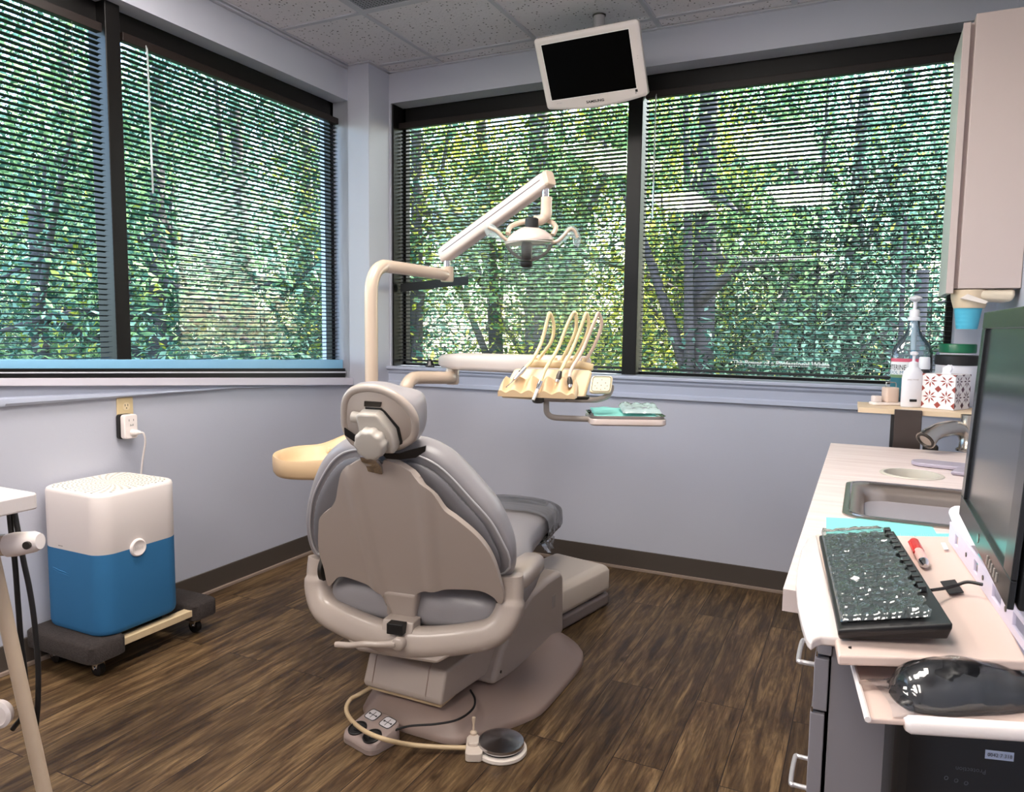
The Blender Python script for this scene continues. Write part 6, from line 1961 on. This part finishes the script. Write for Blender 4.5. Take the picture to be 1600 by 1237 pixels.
sl_ = MB().loft([[twf(a, b, d) for a, b in ((.056, .742), (.090, .739), (.090, .750), (.056, .753))] for d in (0, .0006)]).build('sticker', mat('pale_blue_sticker', rgb(196, 208, 232), .5), tw, smooth=0)
text_mb('0042 7 318', .0065, lambda x, y, d: twf(.073 + x, .746 + y - x * .09, d + .0008)).build('lettering', M_INK, sl_, smooth=0)
text_mb('Protection', .0085, lambda x, y, d: twf(.040 - x, .727 - y + x * .1, d + .0004)).build('lettering', mat('grey_print', rgb(90, 92, 100), .5), tw, smooth=0)
for x, z in ((.012, .716), (.024, .713), (.036, .710)):
    MB().tube([twf(x + .0022 * math.cos(2 * PI * k / 14), z + .0022 * math.sin(2 * PI * k / 14), .0006) for k in range(14)], .0004, 5, closed=True).build('port_mark', mat('grey_print', rgb(90, 92, 100), .5), tw)

# ------------------------------------------------------------------ outside: ground and trees beyond the glass
def ground_mat():
    m = mat('forest_ground', rgb(70, 84, 52), .9, bump=.8, bscale=20, var=.35, vscale=1.5)
    return m
gm = MB().add([(-40, -25, -2.6), (30, -25, -2.6), (30, 45, -2.6), (-40, 45, -2.6)], [(0, 1, 2, 3)])
struct(gm.build('ground', ground_mat(), smooth=0), 'green ground outside the windows', 'ground')

def leaf_mat(name, c1, c2, c3):
    m = bpy.data.materials.new(name)
    m.use_nodes = True
    nt = m.node_tree
    nt.nodes.clear()
    out = nt.nodes.new('ShaderNodeOutputMaterial')
    geo = nt.nodes.new('ShaderNodeNewGeometry')
    rp = nt.nodes.new('ShaderNodeValToRGB')
    rp.color_ramp.elements[0].position = .15
    rp.color_ramp.elements[0].color = c1
    rp.color_ramp.elements[1].position = .95
    rp.color_ramp.elements[1].color = c3
    e = rp.color_ramp.elements.new(.55); e.color = c2
    nt.links.new(geo.outputs['Random Per Island'], rp.inputs[0])
    df = nt.nodes.new('ShaderNodeBsdfDiffuse')
    tr = nt.nodes.new('ShaderNodeBsdfTranslucent')
    nt.links.new(rp.outputs[0], df.inputs['Color'])
    nt.links.new(rp.outputs[0], tr.inputs['Color'])
    mx = nt.nodes.new('ShaderNodeMixShader')
    mx.inputs[0].default_value = .45
    nt.links.new(df.outputs[0], mx.inputs[1])
    nt.links.new(tr.outputs[0], mx.inputs[2])
    nt.links.new(mx.outputs[0], out.inputs['Surface'])
    return m
L_GREEN = leaf_mat('leaf_green', rgb(54, 86, 60), rgb(112, 150, 106), rgb(178, 206, 144))
L_SHADE = leaf_mat('leaf_shaded_bluish', rgb(56, 90, 78), rgb(110, 154, 136), rgb(178, 212, 190))  # bluish cast of leaves in shade put into their colour
L_SUNLIT = leaf_mat('leaf_sunlit_yellow', rgb(112, 126, 50), rgb(190, 194, 84), rgb(244, 234, 130))  # yellow of backlit sun put into the leaf colour
L_DARK = leaf_mat('leaf_dark', rgb(18, 28, 24), rgb(34, 50, 42), rgb(70, 92, 76))
M_BARK = mat('grey_bark', rgb(96, 88, 92), .9, bump=1.0, bscale=30, var=.3, vscale=8)

def crown(seed, n, rx, rz, lobes, size):
    """leaf mesh: bent leaf blades gathered in clumps; local origin at the crown centre"""
    rnd = random.Random(seed)
    cl_ = []
    for i in range(lobes):
        while True:
            p = Vector((rnd.uniform(-1, 1), rnd.uniform(-1, 1), rnd.uniform(-1, 1)))
            if p.length < 1:
                break
        p = Vector((p.x * rx, p.y * rx, p.z * rz))
        cl_.append((p, rnd.uniform(.22, .5) * rx))
    V, F = [], []
    for i in range(n):
        c_, r_ = cl_[rnd.randrange(lobes)]
        d = Vector((rnd.gauss(0, 1), rnd.gauss(0, 1), rnd.gauss(0, 1))).normalized()
        p = c_ + d * r_ * (rnd.random() ** .45) * Vector((1, 1, .75)).length / 1.5
        a = Vector((rnd.uniform(-1, 1), rnd.uniform(-1, 1), rnd.uniform(-.9, .3))).normalized()
        b = a.cross(Vector((rnd.uniform(-1, 1), rnd.uniform(-1, 1), 1))).normalized()
        nn = a.cross(b)
        s_ = size * rnd.uniform(.6, 1.35)
        o = len(V)
        V += [p - a * s_, p - b * s_ * .42 + nn * s_ * .12, p + a * s_, p + b * s_ * .42 + nn * s_ * .12]
        F += [(o, o + 1, o + 2), (o, o + 2, o + 3)]
    return V, F, cl_
CROWNS = {}
def crown_mesh(kind, m, seed, n, rx, rz, lobes, size):
    k = (kind, m.name)
    if k not in CROWNS:
        V, F, cl_ = crown(seed, n, rx, rz, lobes, size)
        me = bpy.data.meshes.new('foliage')
        me.from_pydata([tuple(v) for v in V], [], F)
        me.materials.append(m)
        CROWNS[k] = (me, cl_)
    return CROWNS[k]
KINDS = {'broad': (11, 14000, 2.3, 2.1, 20, .040), 'tall': (12, 11000, 1.6, 3.0, 20, .036), 'bush': (13, 9000, 1.3, 1.0, 16, .034), 'thin': (14, 4200, 2.2, 2.6, 14, .038)}
def tree(label, x, y, zc, kind, m, sc_=1.0, rot=0.0, trunk=.14, lean=(0, 0), name='tree', cat='tree', group=None):
    root = thing(name, label, cat, (x, y, -2.6), group)
    me, cl_ = crown_mesh(kind, m, *KINDS[kind])
    fo = bpy.data.objects.new('foliage', me)
    fo.parent = root
    fo.location = (0, 0, zc + 2.6)
    fo.rotation_euler = (0, 0, rot)
    fo.scale = (sc_, sc_, sc_)
    COL.objects.link(fo)
    tb_ = MB()
    b0 = Vector((x - lean[0], y - lean[1], -2.6))
    top_ = Vector((x, y, zc + KINDS[kind][3] * sc_ * .5))
    mid = b0.lerp(top_, .55) + Vector((.06, .05, 0))
    tb_.tube(spline([b0, b0.lerp(mid, .5), mid, top_], 5), [trunk * (1.15 - .75 * i / 15) for i in range(16)], 10)
    c_, s_ = math.cos(rot), math.sin(rot)
    for q_, (p, r_) in enumerate(cl_[:7]):
        e_ = Vector((x + (p.x * c_ - p.y * s_) * sc_, y + (p.x * s_ + p.y * c_) * sc_, zc + p.z * sc_))
        st_ = b0.lerp(top_, .45 + .06 * q_)
        tb_.tube(spline([st_, st_.lerp(e_, .5) + Vector((0, 0, .12)), e_], 4), [trunk * .34 * (1 - .085 * i) for i in range(9)], 6)
    tb_.build('trunk', M_BARK, root, smooth=60)
    return root
TREES = [
    # label, point, crown height, kind, leaf, scale, trunk, lean
    ('bright green narrow leaved tree outside the far left window pane', (-6.5923, 4.1034, 1.425), 1.2, 'broad', L_GREEN, 1.0, .12, (.3, 0)),
    ('tall green tree rising behind the upper left pane', (-9.357, 6.3176, 3.3142), 3.3, 'tall', L_GREEN, 1.35, .16, (.4, .2)),
    ('bluish green tree outside just right of the left mullion', (-6.0546, 4.9637, 1.8761), 2.1, 'tall', L_SHADE, 1.0, .13, (.2, .3)),
    ('bluish green tree outside the middle of the left wall', (-6.6147, 6.434, 2.5343), 2.4, 'broad', L_SHADE, 1.25, .15, (-.3, .2)),
    ('yellowish tree outside next to the corner column, left side', (-6.202, 7.1404, 2.077), 2.0, 'thin', L_SUNLIT, 1.3, .11, (.2, 0)),
    ('dark green tree outside the left edge of the back window', (-4.4858, 6.9109, 2.6902), 2.7, 'tall', L_GREEN, 1.0, .12, (.2, 0)),
    ('thin tree coloured sunlit yellow outside behind the lamp arm', (-4.1466, 7.6627, 3.009), 2.8, 'thin', L_SUNLIT, 1.0, .13, (-.4, 0)),
    ('green tree with a stout grey trunk outside behind the hanging television', (-3.1204, 7.0327, 2.9391), 3.0, 'tall', L_GREEN, .95, .19, (.1, 0)),
    ('sunlit yellow tree outside behind the dental lamp head', (-3.0884, 8.665, 2.4312), 2.2, 'thin', L_SUNLIT, 1.2, .12, (.9, 0)),
    ('yellow green tree outside just right of the back mullion', (-2.3436, 9.5346, 2.0175), 1.9, 'broad', L_SUNLIT, 1.0, .14, (-.7, 0)),
    ('green tree with a thick dark trunk outside, right of the back mullion', (-1.3503, 6.6974, 2.2838), 2.6, 'tall', L_GREEN, .85, .17, (.1, 0)),
    ('bluish tree outside the middle of the right back pane', (-0.7794, 8.0674, 2.1298), 2.0, 'broad', L_SHADE, 1.0, .13, (-.5, 0)),
    ('pale yellow topped tree outside at the upper right, near the wall cabinet', (0.3006, 10.4747, 4.2658), 4.4, 'thin', L_SUNLIT, 1.2, .12, (.2, 0)),
    ('bluish green tree outside left of the mouthwash bottle', (-0.1544, 8.9512, 2.4052), 2.4, 'tall', L_SHADE, 1.0, .13, (.3, 0)),
    ('dark tree outside directly behind the mouthwash bottle', (0.3826, 6.8932, 1.5534), 1.1, 'broad', L_DARK, .62, .12, (.2, .1)),
]
for k, (lab, p, zc_, kind, m, s_, tk, ln) in enumerate(TREES):
    tree(lab, p[0], p[1], zc_, kind, m, s_, .9 * k, tk, ln, group='trees outside the windows')
FAR = [(-60, 15, 4.6), (90, 16, 5.4), (230, 15, 5.0), (360, 16, 5.4), (500, 15, 5.0), (1020, 16, 5.0), (1140, 15, 5.3), (1270, 16, 5.0), (1400, 15, 5.2), (1530, 15, 4.8)]
FPOS = [(-15.5428, 8.2566, 2.2126), (-14.8948, 9.6891, 2.3059), (-12.3701, 9.7773, 2.2568), (-11.7299, 11.2061, 2.3499), (-9.4162, 11.1931, 2.298), (-3.9935, 14.9141, 2.4577), (-2.4144, 14.5491, 2.3955), (-1.063, 16.3187, 2.4985), (0.4301, 15.9125, 2.4351), (1.8523, 16.5942, 2.4549)]
for k, p in enumerate(FPOS):
    tree('dark leafy tree in the far row of the wood outside', p[0], p[1], [1.2, 2.0, 1.0, 1.8, 1.1, 1.6, 1.9, 1.3, 1.8, 1.2][k], 'broad', [L_DARK, L_SHADE, L_GREEN][k % 3], 1.75, 1.3 * k, .24, (.3, .1), group='far row of trees')
BUSH = [('green bush outside low behind the left end of the left window', (-5.4319, 3.5077, 1.0677), L_GREEN), ('bluish bush outside low in the middle of the left window', (-5.1497, 4.7541, 1.0522), L_SHADE),
        ('yellow green bush outside low left of the delivery head hoses', (-3.3335, 6.1865, 1.1283), L_SUNLIT), ('green bush outside low behind the hoses of the delivery head', (-2.4874, 7.148, 1.1347), L_GREEN),
        ('bluish bush outside low in the right back pane', (-0.8446, 7.3794, 1.163), L_SHADE)]
for k, (lab, p, m) in enumerate(BUSH):
    tree(lab, p[0], p[1], .3, 'bush', m, 1.2, 2.1 * k, .07, (.05, 0), name='bush', cat='bush', group='bushes outside the windows')
